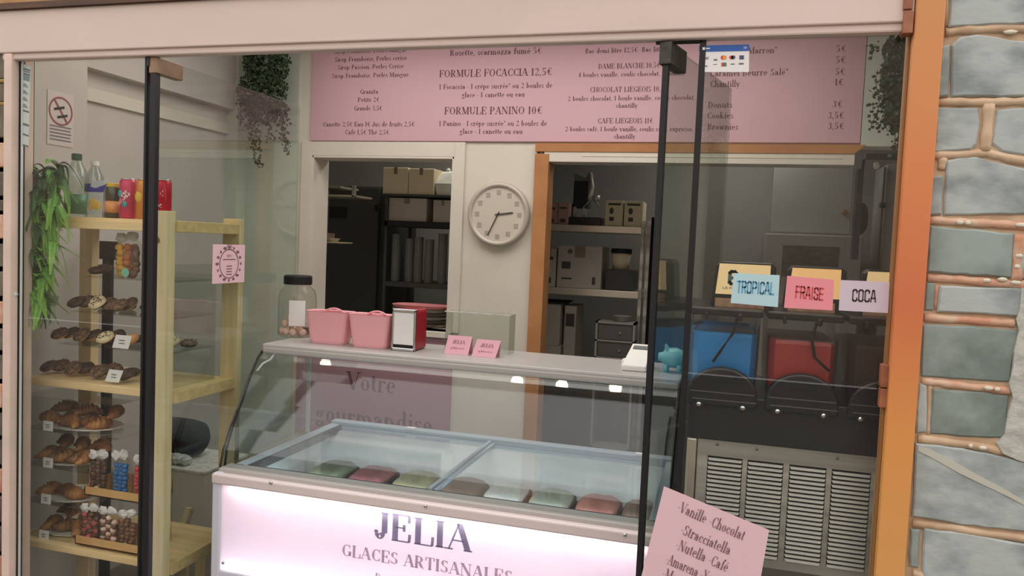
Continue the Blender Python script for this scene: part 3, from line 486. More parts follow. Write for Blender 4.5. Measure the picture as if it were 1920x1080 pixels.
for (x, y, rx) in ((1895, 60, 11), (1915, 422, 10), (1800, 417, 6), (1815, 418, 5), (1880, 524, 8), (1850, 526, 7), (1905, 530, 9), (1911, 480, 6), (1907, 500, 5), (1854, 728, 8), (1870, 730, 5), (1843, 840, 7), (1820, 836, 4)):
    c = at(x, y, -0.018); m.ball(c, rx*0.0014, 0.004, 0.0055, 8, 5, 0.1)
m.out('pebble', 'pebble', wr, smooth=True, kind='stuff')
m = MB(); n = 26
pl = [(1898, 440)]+[(1898+random.uniform(-10, 8)-(k > 12)*14*random.random(), 470+k*15.5) for k in range(n)]+[(1930, 872), (2060, 880), (2060, 540), (1925, 520)]
P = [at(x, y, -0.02) for x, y in [(1916, 540), (1912, 580), (1906, 600), (1911, 620), (1902, 660), (1900, 690), (1893, 720), (1900, 745), (1890, 780), (1884, 815), (1870, 832), (1880, 850), (1906, 862), (1925, 868), (1925, 540)]]
m.loft([[(p[0], 0.0, p[2]) for p in P], [tuple(p) for p in P]]); m.out('plaster_patch', 'plaster_white', wr)
m = MB(); m.box(-4, JX0, 0.0, 0.02, 0, zb-0.14); wl2 = struct('wall_left_outer', m, 'mortar_pink', label='narrow strip of dark brick wall left of the frame')
ys = [97, 152, 195, 262, 318, 372, 400, 452, 505, 560, 612, 662, 716, 770, 822, 876, 930, 985, 1040, 1095]
for k in range(len(ys)-1):
    y0, y1 = ys[k]+4, ys[k+1]-5
    for (xa, xb) in ((-150, -60), (-50, 12-k*0.65)):
        P = [at(x, y, -0.02) for x, y in ((xa, y0), (xb, y0+random.uniform(-2, 2)), (xb-random.uniform(0, 3), y1), (xa, y1))]
        m = MB(); m.loft([[(p[0], 0.005, p[2]) for p in P], [tuple(p) for p in P]]); m.out('brick', 'brick_dark' if k < 3 or k % 3 else 'mortar_pink', wl2, bevel=0.003)
for y in (152, 195):
    m = MB(); m.tube([at(-150, y-2, -0.012), at(11, y, -0.012)], 0.008, 8); m.out('mortar_joint', 'mortar_yellow', wl2, smooth=True)
# ================================================================ wall boards and posters
YB = 1.884
mx0, mx1 = at(583, 200, YB)[0], at(1617, 200, YB)[0]; mz0 = at(900, 265, YB)[2]
t = thing('menu_board', 'long pink menu board with dark lettering across the top of the back wall', 'menu board', ((mx0+mx1)/2, YB, mz0))
m = MB(); m.box(mx0, mx1, YB, 1.899, mz0, mz0+0.6); m.out('panel', 'menu_pink', t, bevel=0.001)
m = MB(); Y = YB-0.0008; kw = dict(wt=1.15)
for s, x, y, w, c in (('Sirop Framboise, Perles Mangue', 694, 99, 136, 8), ('Sirop Framboise, Perles cerise', 694, 114, 135, 8), ('Sirop Passion, Perles Cerise', 694, 129, 124, 8), ('Sirop Framboise, Perles Mangue', 693, 145, 144, 8), ('Granita', 692, 176, 34, 8.5), ('Petite 2\u20ac', 691, 191, 41, 8.5), ('Grande 3,5\u20ac', 690, 207, 53, 8.5), ('Canette 2,5\u20ac Eau 1\u20ac Jus de fruits 2,5\u20ac', 690, 237, 172, 8.5), ('Caf\u00e9 1,5\u20ac Th\u00e9 2,5\u20ac', 688, 252, 83, 8.5),
 ('Rosette, scarmozza fum\u00e9 5\u20ac', 928, 102.5, 172, 11), ('FORMULE FOCACCIA 12,5\u20ac', 927, 143, 212, 13.5), ('1 Focaccia \u00b7 1 cr\u00eape sucr\u00e9e* ou 2 boules de', 927, 166, 212, 9.5), ('glace \u00b7 1 canette ou eau', 924, 182, 118, 9.5), ('FORMULE PANINO 10\u20ac', 923, 214, 184, 13.5), ('1 Panino - 1 cr\u00eape sucr\u00e9e* ou 2 boules de', 922, 236, 202, 9.5), ('glace \u00b7 1 canette ou eau', 920, 251, 118, 9.5),
 ('Bac demi litre 12,5\u20ac  Bac litre 22\u20ac', 1182, 98, 172, 9), ('DAME BLANCHE 10,5\u20ac', 1179, 128, 116, 9.5), ('4 boules vanille, coulis chocolat, chantilly', 1182, 143, 200, 8.5), ('CHOCOLAT LIEGEOIS 10,5\u20ac', 1178, 172, 146, 9.5), ('2 boules chocolat, 1 boule vanille, coulis chocolat,', 1181, 188, 238, 8.5), ('chantilly', 1175, 202, 40, 8.5), ('CAFE LIEGEOIS 11\u20ac', 1172, 231, 104, 9.5), ('2 boules caf\u00e9, 1 boule vanille, coulis caf\u00e9, expresso,', 1177, 246, 240, 8.5), ('chantilly', 1171, 260, 40, 8.5),
 ('Cr\u00e8me de Marron*', 1395, 101, 122, 12), ('5\u20ac', 1577, 97, 20, 12), ('5\u20ac', 1576, 118, 20, 12), ('Nutella', 1360, 121, 60, 12), ('Caramel Beurre Sal\u00e9*', 1403, 142, 147, 12), ('5\u20ac', 1575, 140, 20, 12), ('Chantilly', 1359, 163, 56, 12), ('1\u20ac', 1573, 160, 17, 12), ('Donuts', 1350, 202, 46, 11), ('3\u20ac', 1570, 201, 20, 12), ('Cookies', 1350, 222, 50, 11), ('3,5\u20ac', 1567, 222, 31, 12), ('Brownies', 1355, 243, 58, 11), ('3,5\u20ac', 1567, 242, 31, 12)):
    wpx(m, s, x, y, c, Y, w, **kw)
m.out('lettering', 'ink_mauve', t)
px0, px1 = at(555, 720, YB)[0], at(845, 720, YB)[0]
t = thing('wall_poster', 'large pink poster with dark lettering low on the back wall behind the freezer glass', 'poster', ((px0+px1)/2, YB, 0.55))
m = MB(); m.box(px0, px1, YB, 1.899, 0.55, 1.165); m.out('panel', 'poster_pink', t)
m = MB(); wpx(m, 'Votre', 695, 734, 34, Y, 92, wt=1.1); m.out('lettering', 'ink_mauve', t); m = MB(); wpx(m, 'gourmandise', 698, 801, 33, Y, 220, wt=1.1); m.out('lettering', 'ink_mauve', t)
# clock
c = at(934, 402, 1.87); r = 0.175
t = thing('wall_clock', 'round pale wall clock with thin dark hands beside the orange doorway', 'clock', c)
m = MB(); m.lathe([(r*0.98, -0.028), (r, -0.01), (r*0.97, 0.012), (r*0.86, 0.012), (r*0.84, 0.0)], c, 40, ax='y'); m.out('rim', 'clock_rim', t, smooth=True)
m = MB(); m.lathe([(r*0.85, -0.02), (r*0.85, 0.002)], c, 40, ax='y'); m.out('dial', 'clock_face', t)
for k in range(12):
    m = MB(); a = k*PI/6; p = c+np.array([math.sin(a)*r*0.68, -0.0035, math.cos(a)*r*0.68]); w, h = (0.012, 0.013)
    for q in range(3): m.box(p[0]-w, p[0]+w, p[1], p[1]+0.001, p[2]-h+q*0.0095, p[2]-h+q*0.0095+0.006)
    m.out('hour_mark', 'clock_mark', t)
for nm, a, L, w in (('hour_hand', math.radians(82), 0.085, 0.0032), ('minute_hand', math.radians(205), 0.125, 0.0026)):
    d = np.array([math.sin(a), 0, math.cos(a)]); nn = np.array([d[2], 0, -d[0]]); cc = c+d*(L/2-0.008)+np.array([0, -0.007, 0]); m = MB(); m.obox(cc, d*(L/2+0.008), nn*w, (0, 0.0015, 0)); m.out(nm, 'clock_hand', t)
# ================================================================ ice cream freezer
FX0, FX1 = -1.72, -0.13
fz = thing('ice_cream_freezer', 'long ice cream display freezer with a pink lit front and curved glass', 'freezer', ((FX0+FX1)/2, 0.6, 0))
m = MB(); m.box(FX0+0.02, FX1-0.01, 0.30, 1.02, 0.06, 0.56); m.box(FX0, FX0+0.035, 0.28, 1.03, 0.06, 0.84); m.box(FX1-0.035, FX1, 0.28, 1.03, 0.06, 0.84); m.box(FX0+0.02, FX1-0.01, 0.99, 1.03, 0.5, 0.84); m.box(FX0+0.035, FX1-0.035, 0.275, 0.30, 0.06, 0.84); m.out('body', 'freezer_white', fz, bevel=0.004)
PY = 0.2
m = MB(); m.box(FX0+0.035, FX1-0.035, PY, PY+0.004, 0.50, 0.812); fp = m.out('front_panel', 'front_acrylic', fz)
m = MB(); w = dict(wt=1.25); wpx(m, 'JELIA', 790, 1021, 50, PY-0.001, 184, **w); m.out('lettering', 'ink_sketch', fp)
m = MB(); wpx(m, 'GLACES ARTISANALES', 795, 1067, 23, PY-0.001, 322, wt=1.3); m.out('lettering', 'ink_glaces', fp)
m = MB(); wpx(m, 'D', 709, 1098, 23, PY-0.001, 13, wt=1.3); m.out('lettering', 'ink_glaces', fp)
for z in (0.796, 0.514):
    m = MB(); m.box(FX0+0.07 if z > .6 else FX0+0.05, FX1-0.05, PY+0.014, PY+0.022, z-0.004, z+0.004); m.out('light_strip', 'led', fz)
m = MB()
for x0, x1 in ((FX0, FX0+0.035), (FX1-0.035, FX1)): m.box(x0, x1, PY-0.006, 0.28, 0.06, 0.85)
m.box(FX0+0.03, FX1-0.03, PY-0.004, 0.28, 0.06, 0.50); m.out('front_frame', 'freezer_white', fz, bevel=0.006)
m = MB(); m.box(FX0, FX1, PY-0.012, 0.29, 0.812, 0.848); m.out('front_rail', 'freezer_rail', fz, bevel=0.006)
for x, y in ((508, 905), (798, 949), (1172, 1003)):
    c = at(x, y, PY-0.012); m = MB(); m.lathe([(0.006, 0), (0.006, 0.003), (0.003, 0.005)], c, 10, ax='y'); m.out('screw', 'chrome', fz, smooth=True)
c = at(419, 1055, PY); m = MB(); m.lathe([(0.006, 0), (0.006, 0.003), (0.003, 0.005)], c, 10, ax='y'); m.out('screw', 'chrome', fz, smooth=True)
m = MB(); m.box(FX0+0.01, FX1-0.01, 0.215, 0.285, 0.846, 0.862); m.out('sill_strip', 'freezer_grey', fz, bevel=0.003)
# lid frame and lids
LZ = 0.856; lx0, lx1, ly0, ly1 = FX0+0.03, FX1-0.02, 0.272, 1.03; dv = -0.925
m = MB(); m.box(lx0, lx1, ly0, ly0+0.022, LZ-0.02, LZ); m.box(lx0, lx1, ly1-0.05, ly1, LZ-0.02, LZ+0.018); m.box(lx0, lx0+0.045, ly0, ly1, LZ-0.02, LZ+0.006); m.box(lx1-0.045, lx1, ly0, ly1, LZ-0.02, LZ+0.006); m.out('lid_frame', 'freezer_blue', fz, bevel=0.004)
m = MB(); m.box(lx0+0.01, lx1-0.01, ly0+0.022, ly0+0.03, LZ-0.012, LZ+0.002); m.box(lx0+0.045, lx0+0.055, ly0+0.02, ly1-0.05, LZ-0.03, LZ+0.002); m.out('gasket', 'tub_dark', fz)
for x0, x1, z in ((lx0+0.045, dv, LZ+0.001), (dv, lx1-0.045, LZ-0.008)):
    m = MB(); m.box(x0, x1, ly0+0.022, ly1-0.05, z, z+0.004); ld = m.out('sliding_lid', 'lid_glass', fz)
    m = MB(); m.box(x0 if x0 == dv else x1-0.014, (x0+0.014) if x0 == dv else x1, ly0+0.022, ly1-0.05, z-0.001, z+0.010); m.out('lid_edge', 'freezer_blue', ld, bevel=0.002)
m = MB(); m.box(FX0+0.4, FX0+0.44, ly1-0.052, ly1-0.03, LZ+0.018, LZ+0.026); m.box(-0.32, -0.28, ly1-0.052, ly1-0.03, LZ+0.018, LZ+0.026); m.out('lid_clip', 'paper_white', fz, kind='stuff')
# chest lining
m = MB(); m.box(FX0+0.06, FX1-0.05, 0.955, 0.985, 0.45, 0.838); m.box(FX0+0.06, FX1-0.05, 0.79, 0.96, 0.70, 0.715); m.box(FX0+0.04, FX0+0.062, 0.30, 0.98, 0.45, 0.838); m.box(FX1-0.06, FX1-0.038, 0.30, 0.98, 0.45, 0.838); m.box(FX0+0.06, FX1-0.05, 0.30, 0.96, 0.60, 0.615); m.out('lining', 'frost', fz)
m = MB(); m.prismx([(0.955, 0.838), (0.955, 0.80), (0.80, 0.715), (0.79, 0.72)], FX0+0.06, FX1-0.05); m.out('inner_slope', 'frost', fz)
# curved front glass, side glass, top shelf
cv = [(0.232, 0.858), (0.248, 0.92), (0.286, 0.995), (0.345, 1.083), (0.40, 1.17), (0.445, 1.225), (0.478, 1.25)]
m = MB(); m.loft([[(x, y, z) for (y, z) in cv]+[(x, y+0.006, z-0.003) for (y, z) in cv[::-1]] for x in (FX0+0.004, FX1-0.004)]); m.out('front_glass', 'freezer_glass', fz, smooth=False)
for x0 in (FX0, FX1-0.006):
    m = MB(); m.prismx([(0.238, 0.86)]+[(y+0.008, z) for y, z in cv[1:]]+[(0.80, 1.25), (1.0, 0.875)], x0+0.001, x0+0.006); m.out('side_glass', 'freezer_glass', fz)
for dy, r in ((0.0, 0.004), (0.026, 0.0045)):
    for x0 in (FX0+0.004, FX1-0.004):
        m = MB(); m.tube([(x0, y+dy*(1-0.2*i), z) for i, (y, z) in enumerate(cv)], r, 6); m.out('edge_seal', 'seal_black' if dy else 'clamp_dark', fz, smooth=True)
m = MB(); m.box(FX0, FX1, 0.474, 0.83, 1.262, 1.28); m.box(FX0+0.004, FX1-0.002, 0.47, 0.50, 1.243, 1.27); m.out('top_shelf', 'freezer_grey', fz, bevel=0.008)
m = MB(); m.tube([(FX0+0.05, 0.49, 1.245), (FX0+0.04, 0.475, 1.22), (FX0+0.02, 0.455, 1.205), (FX0+0.012, 0.43, 1.18)], 0.004, 6); m.out('corner_bracket', 'paper_white', fz, smooth=True)
for x in (FX0+0.02, FX1-0.03):
    m = MB(); m.box(x, x+0.012, 0.78, 0.795, 0.86, 1.262); m.out('rear_upright', 'freezer_grey', fz)
# tubs of ice cream
def mktub(cx, mt, label, hw=0.082):
    t = thing('ice_cream_tub', label, 'ice cream tub', (cx, 0.655, 0.62), 'tubs of ice cream in the freezer')
    m = MB(); m.rrect(cx-hw, cx+hw, 0.535, 0.775, 0.62, 0.752, 0.05, 0.01); m.out('tub', 'tub_dark', t, bevel=0.003)
    m = MB(); rings = []
    for k, (s, z) in enumerate(((0.94, 0.7525), (0.93, 0.762), (0.8, 0.772), (0.5, 0.776), (0.15, 0.774))):
        n = 20; ring = []
        for j in range(n):
            a = 2*PI*j/n; e = 0.62; c_, s_ = math.cos(a), math.sin(a)
            ring.append((cx+hw*s*abs(c_)**e*(1 if c_ > 0 else -1), 0.655+0.12*s*abs(s_)**e*(1 if s_ > 0 else -1), z+random.uniform(-.003, .003)*(k > 1)))
        rings.append(ring)
    m.loft(rings); m.out('ice_cream', mt, t, smooth=True)
for cx, mt, lb in ((-1.497, 'ice_green', 'tub of pale green ice cream, leftmost in the freezer'), (-1.318, 'ice_pink', 'tub of dusky pink ice cream in the left half of the freezer'), (-1.131, 'ice_yellow', 'tub of pale yellow ice cream just left of the freezer divider'),
    (-0.935, 'ice_brown', 'tub of dark brown ice cream just right of the freezer divider'), (-0.760, 'ice_white', 'tub of smooth white ice cream'), (-0.585, 'ice_pistachio', 'tub of greenish white ice cream beside the salmon one'), (-0.410, 'ice_salmon', 'tub of salmon pink ice cream'), (-0.258, 'ice_hazel', 'tub of light brown ice cream, rightmost in the freezer')): mktub(cx, mt, lb, 0.064 if mt == 'ice_hazel' else 0.082)
# ---------------------------------------------------------------- on the freezer shelf
SZ = 1.2805
jc = at(556, 636, 0.745); jx = jc[0]; jy = 0.745
t = thing('sweet_jar', 'clear jar with a black lid half full of pale sweets on the freezer', 'jar', (jx, jy, SZ))
m = MB(); m.lathe([(0.066, 0), (0.077, 0.006), (0.078, 0.155), (0.071, 0.19), (0.052, 0.21), (0.051, 0.222)], (jx, jy, SZ), 24); m.out('glass_body', 'bag_clear', t, smooth=True)
m = MB(); m.lathe([(0.058, 0.218), (0.058, 0.25), (0.054, 0.255), (0.01, 0.255)], (jx, jy, SZ), 24); m.out('lid', 'black_matte', t, smooth=False)
m = MB()
for i in range(7):
    a = 0.12+i*0.12; a1 = a+0.12
    m.quad(*[(jx+0.0792*math.sin(q), jy-0.0792*math.cos(q), SZ+z) for q, z in ((a, 0.05), (a1, 0.05), (a1, 0.155), (a, 0.155))])
m.out('label_band', 'paper_white', t)
for k, (dx, dy, dz) in enumerate(((-0.05, -0.03, 0.02), (-0.022, -0.045, 0.02), (0.012, -0.05, 0.02), (0.045, -0.03, 0.02), (-0.036, -0.03, 0.052), (0.0, -0.04, 0.055), (0.034, -0.036, 0.05), (0.0, 0.02, 0.02), (-0.03, 0.02, 0.03), (-0.01, -0.03, 0.078))):
    m = MB(); m.ball((jx+dx, jy+dy, SZ+dz), 0.0165, 0.0165, 0.0155, 10, 6, 0.06); m.out('sweet', 'marshmallow', None, smooth=True, label='pale round sweet inside the jar with the black lid', cat='sweet', group='sweets in the jar on the freezer')
def pink_basket(x0, x1, y0, lb):
    cx = (x0+x1)/2; t = thing('pink_basket', lb, 'basket', (cx, y0+0.06, SZ), 'pink baskets on the freezer')
    w, d, h = (x1-x0)/2, 0.045, 0.125
    def ring(s, z, off=0):
        r = []; hw, hd, rr = w*s+off, d*s+off, 0.02
        for sx, sy, a0 in ((1, 1, 0), (-1, 1, 90), (-1, -1, 180), (1, -1, 270)):
            for i in range(4):
                a = math.radians(a0+30*i); r.append((cx+sx*(hw-rr)+rr*math.cos(a), y0+0.045+sy*(hd-rr)+rr*math.sin(a), SZ+z))
        return r
    m = MB(); m.loft([ring(0.78, 0.004), ring(0.8, 0.0), ring(0.84, 0.01), ring(1, h), ring(1, h+0.003, 0.002), ring(1, h, -0.004), ring(0.8, 0.012, -0.004)]); m.out('body', 'basket_pink', t, smooth=False)
    return t, cx
bx = [at(x, 620, 0.6)[0] for x in (574, 652, 656, 734)]
t1, c1 = pink_basket(bx[0], bx[1], 0.585, 'pink plastic basket next to the glass jar')
t2, c2 = pink_basket(bx[2], bx[3], 0.575, 'pink plastic basket next to the napkin dispenser')
for t, c in ((t1, c1), (t2, c2)):
    m = MB(); m.tube([(c-0.05+0.01*i, 0.655, SZ+0.118+0.018*math.sin(PI*i/10)) for i in range(11)], 0.004, 6); m.out('handle', 'basket_pink', t, smooth=True)
nx0, nx1 = at(734, 620, 0.575)[0], at(779, 620, 0.575)[0]
t = thing('napkin_dispenser', 'red and chrome napkin dispenser with white napkins on the freezer', 'napkin dispenser', ((nx0+nx1)/2, 0.63, SZ))
m = MB(); m.box(nx0+0.003, nx1-0.002, 0.582, 0.70, SZ, SZ+0.158); m.out('body', 'napkin_red', t, bevel=0.012)
m = MB(); m.box(nx0, nx1, 0.574, 0.584, SZ, SZ+0.012); m.box(nx0, nx1, 0.574, 0.584, SZ+0.146, SZ+0.16); m.box(nx0, nx0+0.009, 0.574, 0.584, SZ, SZ+0.16); m.box(nx1-0.009, nx1, 0.574, 0.584, SZ, SZ+0.16); m.box(nx0+0.01, nx1, 0.584, 0.60, SZ+0.155, SZ+0.161); m.out('face_frame', 'chrome', t, bevel=0.003)
m = MB(); m.box(nx0+0.009, nx1-0.009, 0.577, 0.583, SZ+0.024, SZ+0.146); m.out('napkins', 'paper_white', t)
m = MB(); m.box(nx0+0.012, nx1-0.012, 0.575, 0.580, SZ+0.012, SZ+0.022); m.out('slot', 'black_matte', t)
# acrylic holder and two small tent cards
hx0, hx1 = at(840, 640, 0.74)[0], at(960, 640, 0.74)[0]
t = thing('acrylic_holder', 'empty clear acrylic holder standing behind the small pink cards', 'holder', ((hx0+hx1)/2, 0.73, SZ))
m = MB(); m.box(hx0, hx1, 0.70, 0.703, SZ, SZ+0.15); m.box(hx0, hx0+0.003, 0.703, 0.78, SZ, SZ+0.15); m.box(hx1-0.003, hx1, 0.703, 0.78, SZ, SZ+0.15); m.box(hx0, hx1, 0.777, 0.78, SZ, SZ+0.15); m.out('box', 'clear_acrylic', t)
m = MB(); m.box(hx0-0.002, hx1+0.002, 0.698, 0.704, SZ+0.149, SZ+0.153); m.out('rim', 'bow_white', t)
def tent(x0, x1, y, h, lean, lb):
    t = thing('tent_card', lb, 'card', ((x0+x1)/2, y+0.03, SZ), 'small pink cards on the freezer')
    m = MB(); m.loft([[(x0, y, SZ), (x1, y, SZ), (x1+lean, y+0.025, SZ+h), (x0+lean, y+0.025, SZ+h)], [(x0, y+0.002, SZ), (x1, y+0.002, SZ), (x1+lean, y+0.027, SZ+h), (x0+lean, y+0.027, SZ+h)]]); m.loft([[(x0, y+0.055, SZ), (x1, y+0.055, SZ), (x1+lean, y+0.027, SZ+h), (x0+lean, y+0.027, SZ+h)], [(x0, y+0.057, SZ), (x1, y+0.057, SZ), (x1+lean, y+0.029, SZ+h), (x0+lean, y+0.029, SZ+h)]]); m.out('card', 'card_pink', t)
    m = MB(); n = np.array([lean, 0.025, h]); L = np.linalg.norm(n); ey = n/L; o = np.array([(x0+x1)/2, y-0.0012, SZ])+ey*L*0.58; write(m, 'JELIA', o, (1, 0, 0), ey, 0.014, 0.05); write(m, 'glaces', o-ey*0.02, (1, 0, 0), ey, 0.007, 0.055); m.out('lettering', 'ink_sign', t)
a = [at(x, 650, 0.6)[0] for x in (833, 878, 886, 931)]
tent(a[0], a[1], 0.6, 0.068, 0.006, 'small pink folded card, the left one on the freezer shelf'); tent(a[2], a[3], 0.59, 0.062, 0.012, 'small pink folded card, the right one on the freezer shelf')
# card reader
x0, x1 = at(1165, 685, 0.56)[0], at(1212, 685, 0.56)[0]
t = thing('card_reader', 'white card payment terminal at the right end of the freezer shelf', 'card reader', ((x0+x1)/2, 0.62, SZ))
m = MB(); sk = 0.02; m.loft([[(x0, 0.555, SZ), (x1, 0.555, SZ), (x1, 0.555, SZ+0.02), (x0, 0.555, SZ+0.02)], [(x0+0.006, 0.60, SZ), (x1+0.004, 0.60, SZ), (x1+0.004, 0.60, SZ+0.038), (x0+0.006, 0.60, SZ+0.038)], [(x0+sk, 0.69, SZ), (x1+0.012, 0.69, SZ), (x1+0.012, 0.69, SZ+0.082), (x0+sk, 0.69, SZ+0.082)], [(x0+sk, 0.705, SZ), (x1+0.012, 0.705, SZ), (x1+0.012, 0.705, SZ+0.07), (x0+sk, 0.705, SZ+0.07)]]); m.out('body', 'card_reader', t, bevel=0.005)
m = MB(); ey = np.array([0.013, 0.09, 0.046]); ey /= np.linalg.norm(ey); c = np.array([(x0+x1)/2+0.014, 0.664, SZ+0.0715]); m.obox(c, (0.03, 0, 0), ey*0.010, (0, -0.0006, 0.001)); m.out('screen', 'screen_grey', t)
m = MB(); m.box(x0-0.006, x0+0.004, 0.60, 0.66, SZ, SZ+0.03); m.out('side_tab', 'card_reader', t, bevel=0.002)
# piggy bank
pc = at(1262, 680, 0.62); px_, py_ = pc[0], 0.62
t = thing('piggy_bank', 'pale teal piggy bank behind the right glass door', 'piggy bank', (px_, py_, SZ))
m = MB(); rings = []
for dx, r in ((-0.052, 0.012), (-0.05, 0.016), (-0.038, 0.018), (-0.03, 0.028), (-0.012, 0.036), (0.01, 0.038), (0.03, 0.03), (0.042, 0.014)): rings.append([(px_+dx, py_+r*math.cos(q*PI/7), SZ+0.05+r*0.95*math.sin(q*PI/7)) for q in range(14)])
m.loft(rings); m.out('body', 'piggy_teal', t, smooth=True)
for sy in (-1, 1):
    m = MB(); m.loft([[(px_-0.03, py_+sy*0.012, SZ+0.076), (px_-0.014, py_+sy*0.012, SZ+0.08), (px_-0.02, py_+sy*0.024, SZ+0.072)], [(px_-0.03, py_+sy*0.018, SZ+0.096), (px_-0.028, py_+sy*0.018, SZ+0.096), (px_-0.028, py_+sy*0.02, SZ+0.095)]]); m.out('ear', 'piggy_teal', t)
    for dx in (-0.022, 0.022): m = MB(); m.lathe([(0.008, 0.0), (0.01, 0.028)], (px_+dx, py_+sy*0.018, SZ), 8); m.out('leg', 'piggy_teal', t, smooth=True)
# ================================================================ slush machine seen from its back
SY = 0.15
sx0, sx1 = at(1284, 900, SY)[0], 0.66
zt_, zbm = at(1480, 840, SY)[2], at(1420, 1062, SY)[2]
t = thing('slush_machine', 'triple frozen drink machine with blue, red and dark drinks seen from the back', 'drink machine', ((sx0+sx1)/2, 0.4, zbm))
gx0 = at(1305, 900, SY)[0]
cols = [(1322, 1388), (1397, 1465), (1476, 1546), (1556, 1630)]; cols = [(at(a, 940, SY)[0], at(b, 940, SY)[0]) for a, b in cols]; cols.append((cols[3][1]+0.03, cols[3][1]+0.13))
lz1 = at(1350, 856, SY)[2]; lz0 = zbm+0.028; nl = 22; pt = (lz1-lz0)/nl
m = MB(); m.box(sx0, sx1, SY+0.03, 0.72, zbm, zt_); m.box(sx0, gx0-0.003, SY+0.002, 0.72, zbm, zt_); m.out('body', 'steel_light', t, bevel=0.006)
m = MB(); xs = [gx0]+[v for c_ in cols for v in c_]+[sx1]
for i in range(0, len(xs), 2): m.box(xs[i], xs[i+1], SY, SY+0.004, lz0, lz1)
m.box(gx0, sx1, SY, SY+0.004, zbm, lz0); m.box(gx0, sx1, SY, SY+0.004, lz1, zt_); gp = m.out('grille_panel', 'steel', t)
m = MB(); m.box(gx0, sx1, SY+0.024, SY+0.028, zbm+0.01, zt_-0.01); m.out('grille_shadow_box', 'black_matte', t)
lm = None
for (xa, xb) in cols:
    for k in range(nl):
        z = lz0+k*pt; w = (xb-xa)
        if lm is None or abs(w-lm[1]) > 1e-6:
            m = MB(); m.loft([[(xa+0.004, SY-0.004, z), (xb-0.004, SY-0.004, z), (xb-0.001, SY+0.0, z+pt*0.5), (xa+0.001, SY+0.0, z+pt*0.5)], [(xa+0.004, SY-0.0025, z), (xb-0.004, SY-0.0025, z), (xb-0.001, SY+0.003, z+pt*0.5), (xa+0.001, SY+0.003, z+pt*0.5)]])
            o = m.out('louvre', 'steel', gp); lm = (o, w, z)
        else:
            c = lm[0].copy(); COL.objects.link(c); c.location = (0, 0, z-lm[2])
for x, y in ((1419, 842), (1570, 859), (1345, 833)):
    c = at(x, y, SY); m = MB(); m.lathe([(0.0045, 0), (0.0045, 0.002), (0.002, 0.004)], c, 10, ax='y'); m.out('screw', 'groove_grey', t, smooth=True)
# black back covers, bowls, lids, lit signs
zc = at(1352, 760, SY)[2]
m = MB(); m.box(sx0, sx1, SY-0.002, 0.6, zt_, zt_+0.13); m.out('black_band', 'black_plastic', t, bevel=0.003)
bc = [at(1354, 730, SY)[0], at(1503, 745, SY)[0]]; stp = bc[1]-bc[0]; bc.append(bc[1]+stp)
zarch = [at(1352, 688, SY)[2]]*3
zlid = at(1380, 588, 0.3)[2]
for i, cx in enumerate(bc):
    z0 = zt_+0.10; H = zarch[0]-z0; hw = 0.096; poly = [(cx-hw, z0), (cx-hw, z0+H*0.28)]+[(cx-hw*math.cos(a*PI/14), z0+H*0.28+H*0.72*math.sin(a*PI/14)) for a in range(1, 14)]+[(cx+hw, z0+H*0.28), (cx+hw, z0)]
    m = MB(); m.prism(poly, SY-0.012, SY+0.03); cvr = m.out('motor_cover', 'black_plastic', t, bevel=0.006)
    for k in range(2):
        m = MB(); z = zarch[0]-0.022-k*0.017; m.box(cx-0.034, cx+0.034, SY-0.0145, SY-0.010, z-0.004, z+0.004); m.out('vent_slot', 'black_matte', cvr, bevel=0.001)
        m = MB(); z = z0+H*0.36-k*0.022; m.box(cx-0.088+0.006*k, cx+0.088+0.006*k, SY-0.0145, SY-0.010, z-0.0012, z+0.0012); m.out('groove', 'groove_grey', cvr)
    for dx in (-0.062, 0.058):
        c = np.array([cx+dx, SY-0.012, z0-0.0+0.003]); m = MB(); m.lathe([(0.015, 0), (0.014, 0.004)], c, 16, ax='y'); wsh = m.out('screw_recess', 'black_matte', cvr)
        m = MB(); m.lathe([(0.0065, 0.003), (0.0065, 0.008), (0.003, 0.010)], c, 12, ax='y'); m.lathe([(0.0, 0.0)]*2, c, 3, ax='y') if False else None; m.out('screw', 'chrome', cvr, smooth=False)
    x0, x1 = cx-0.097, cx+0.097; ya, yb = 0.185, 0.58; zb0 = z0+0.02
    m = MB(); rg = lambda s, z: [(cx+(v[0])*s, (ya+yb)/2+v[1]*s, z) for v in [(-0.097, -0.16), (-0.08, -0.195), (0.08, -0.195), (0.097, -0.16), (0.097, 0.16), (0.08, 0.195), (-0.08, 0.195), (-0.097, 0.16)]]
    m.loft([rg(0.93, zb0), rg(0.98, zb0+0.1), rg(1.0, zlid)]); bw = m.out('bowl', 'bowl_clear', t)
    m = MB(); m.loft([rg(0.88, zb0+0.005), rg(0.92, zb0+0.1), rg(0.93, zlid-0.07+0.02*(i == 0)), rg(0.9, zlid-0.06)]); m.out('frozen_drink', ('slush_blue', 'slush_red', 'slush_cola')[i], bw)
    m = MB(); pts = [(cx+0.03, ya-0.004, zlid-0.003), (cx+0.02, ya-0.006, zlid-0.05), (cx+(-0.01 if i == 0 else 0.03), ya-0.008, zlid-0.10), (cx+(-0.03 if i == 0 else 0.07), ya-0.006, zlid-0.135)]; m.tube(pts, 0.0045, 6); m.out('cable', 'black_matte', t, smooth=True)
    m = MB(); m.box(x0-0.004, x1+0.004, ya-0.012, yb+0.01, zlid, zlid+0.022); m.box(cx-0.06, cx-0.05, ya-0.016, ya, zlid-0.012, zlid+0.01); m.box(cx+0.03, cx+0.045, ya-0.016, ya, zlid-0.012, zlid+0.01); ldd = m.out('lid', 'black_plastic', t, bevel=0.005)
sg = [(1340, 492, 1456, 556), (1476, 500, 1589, 562), (1617, 507, 1730, 570)]
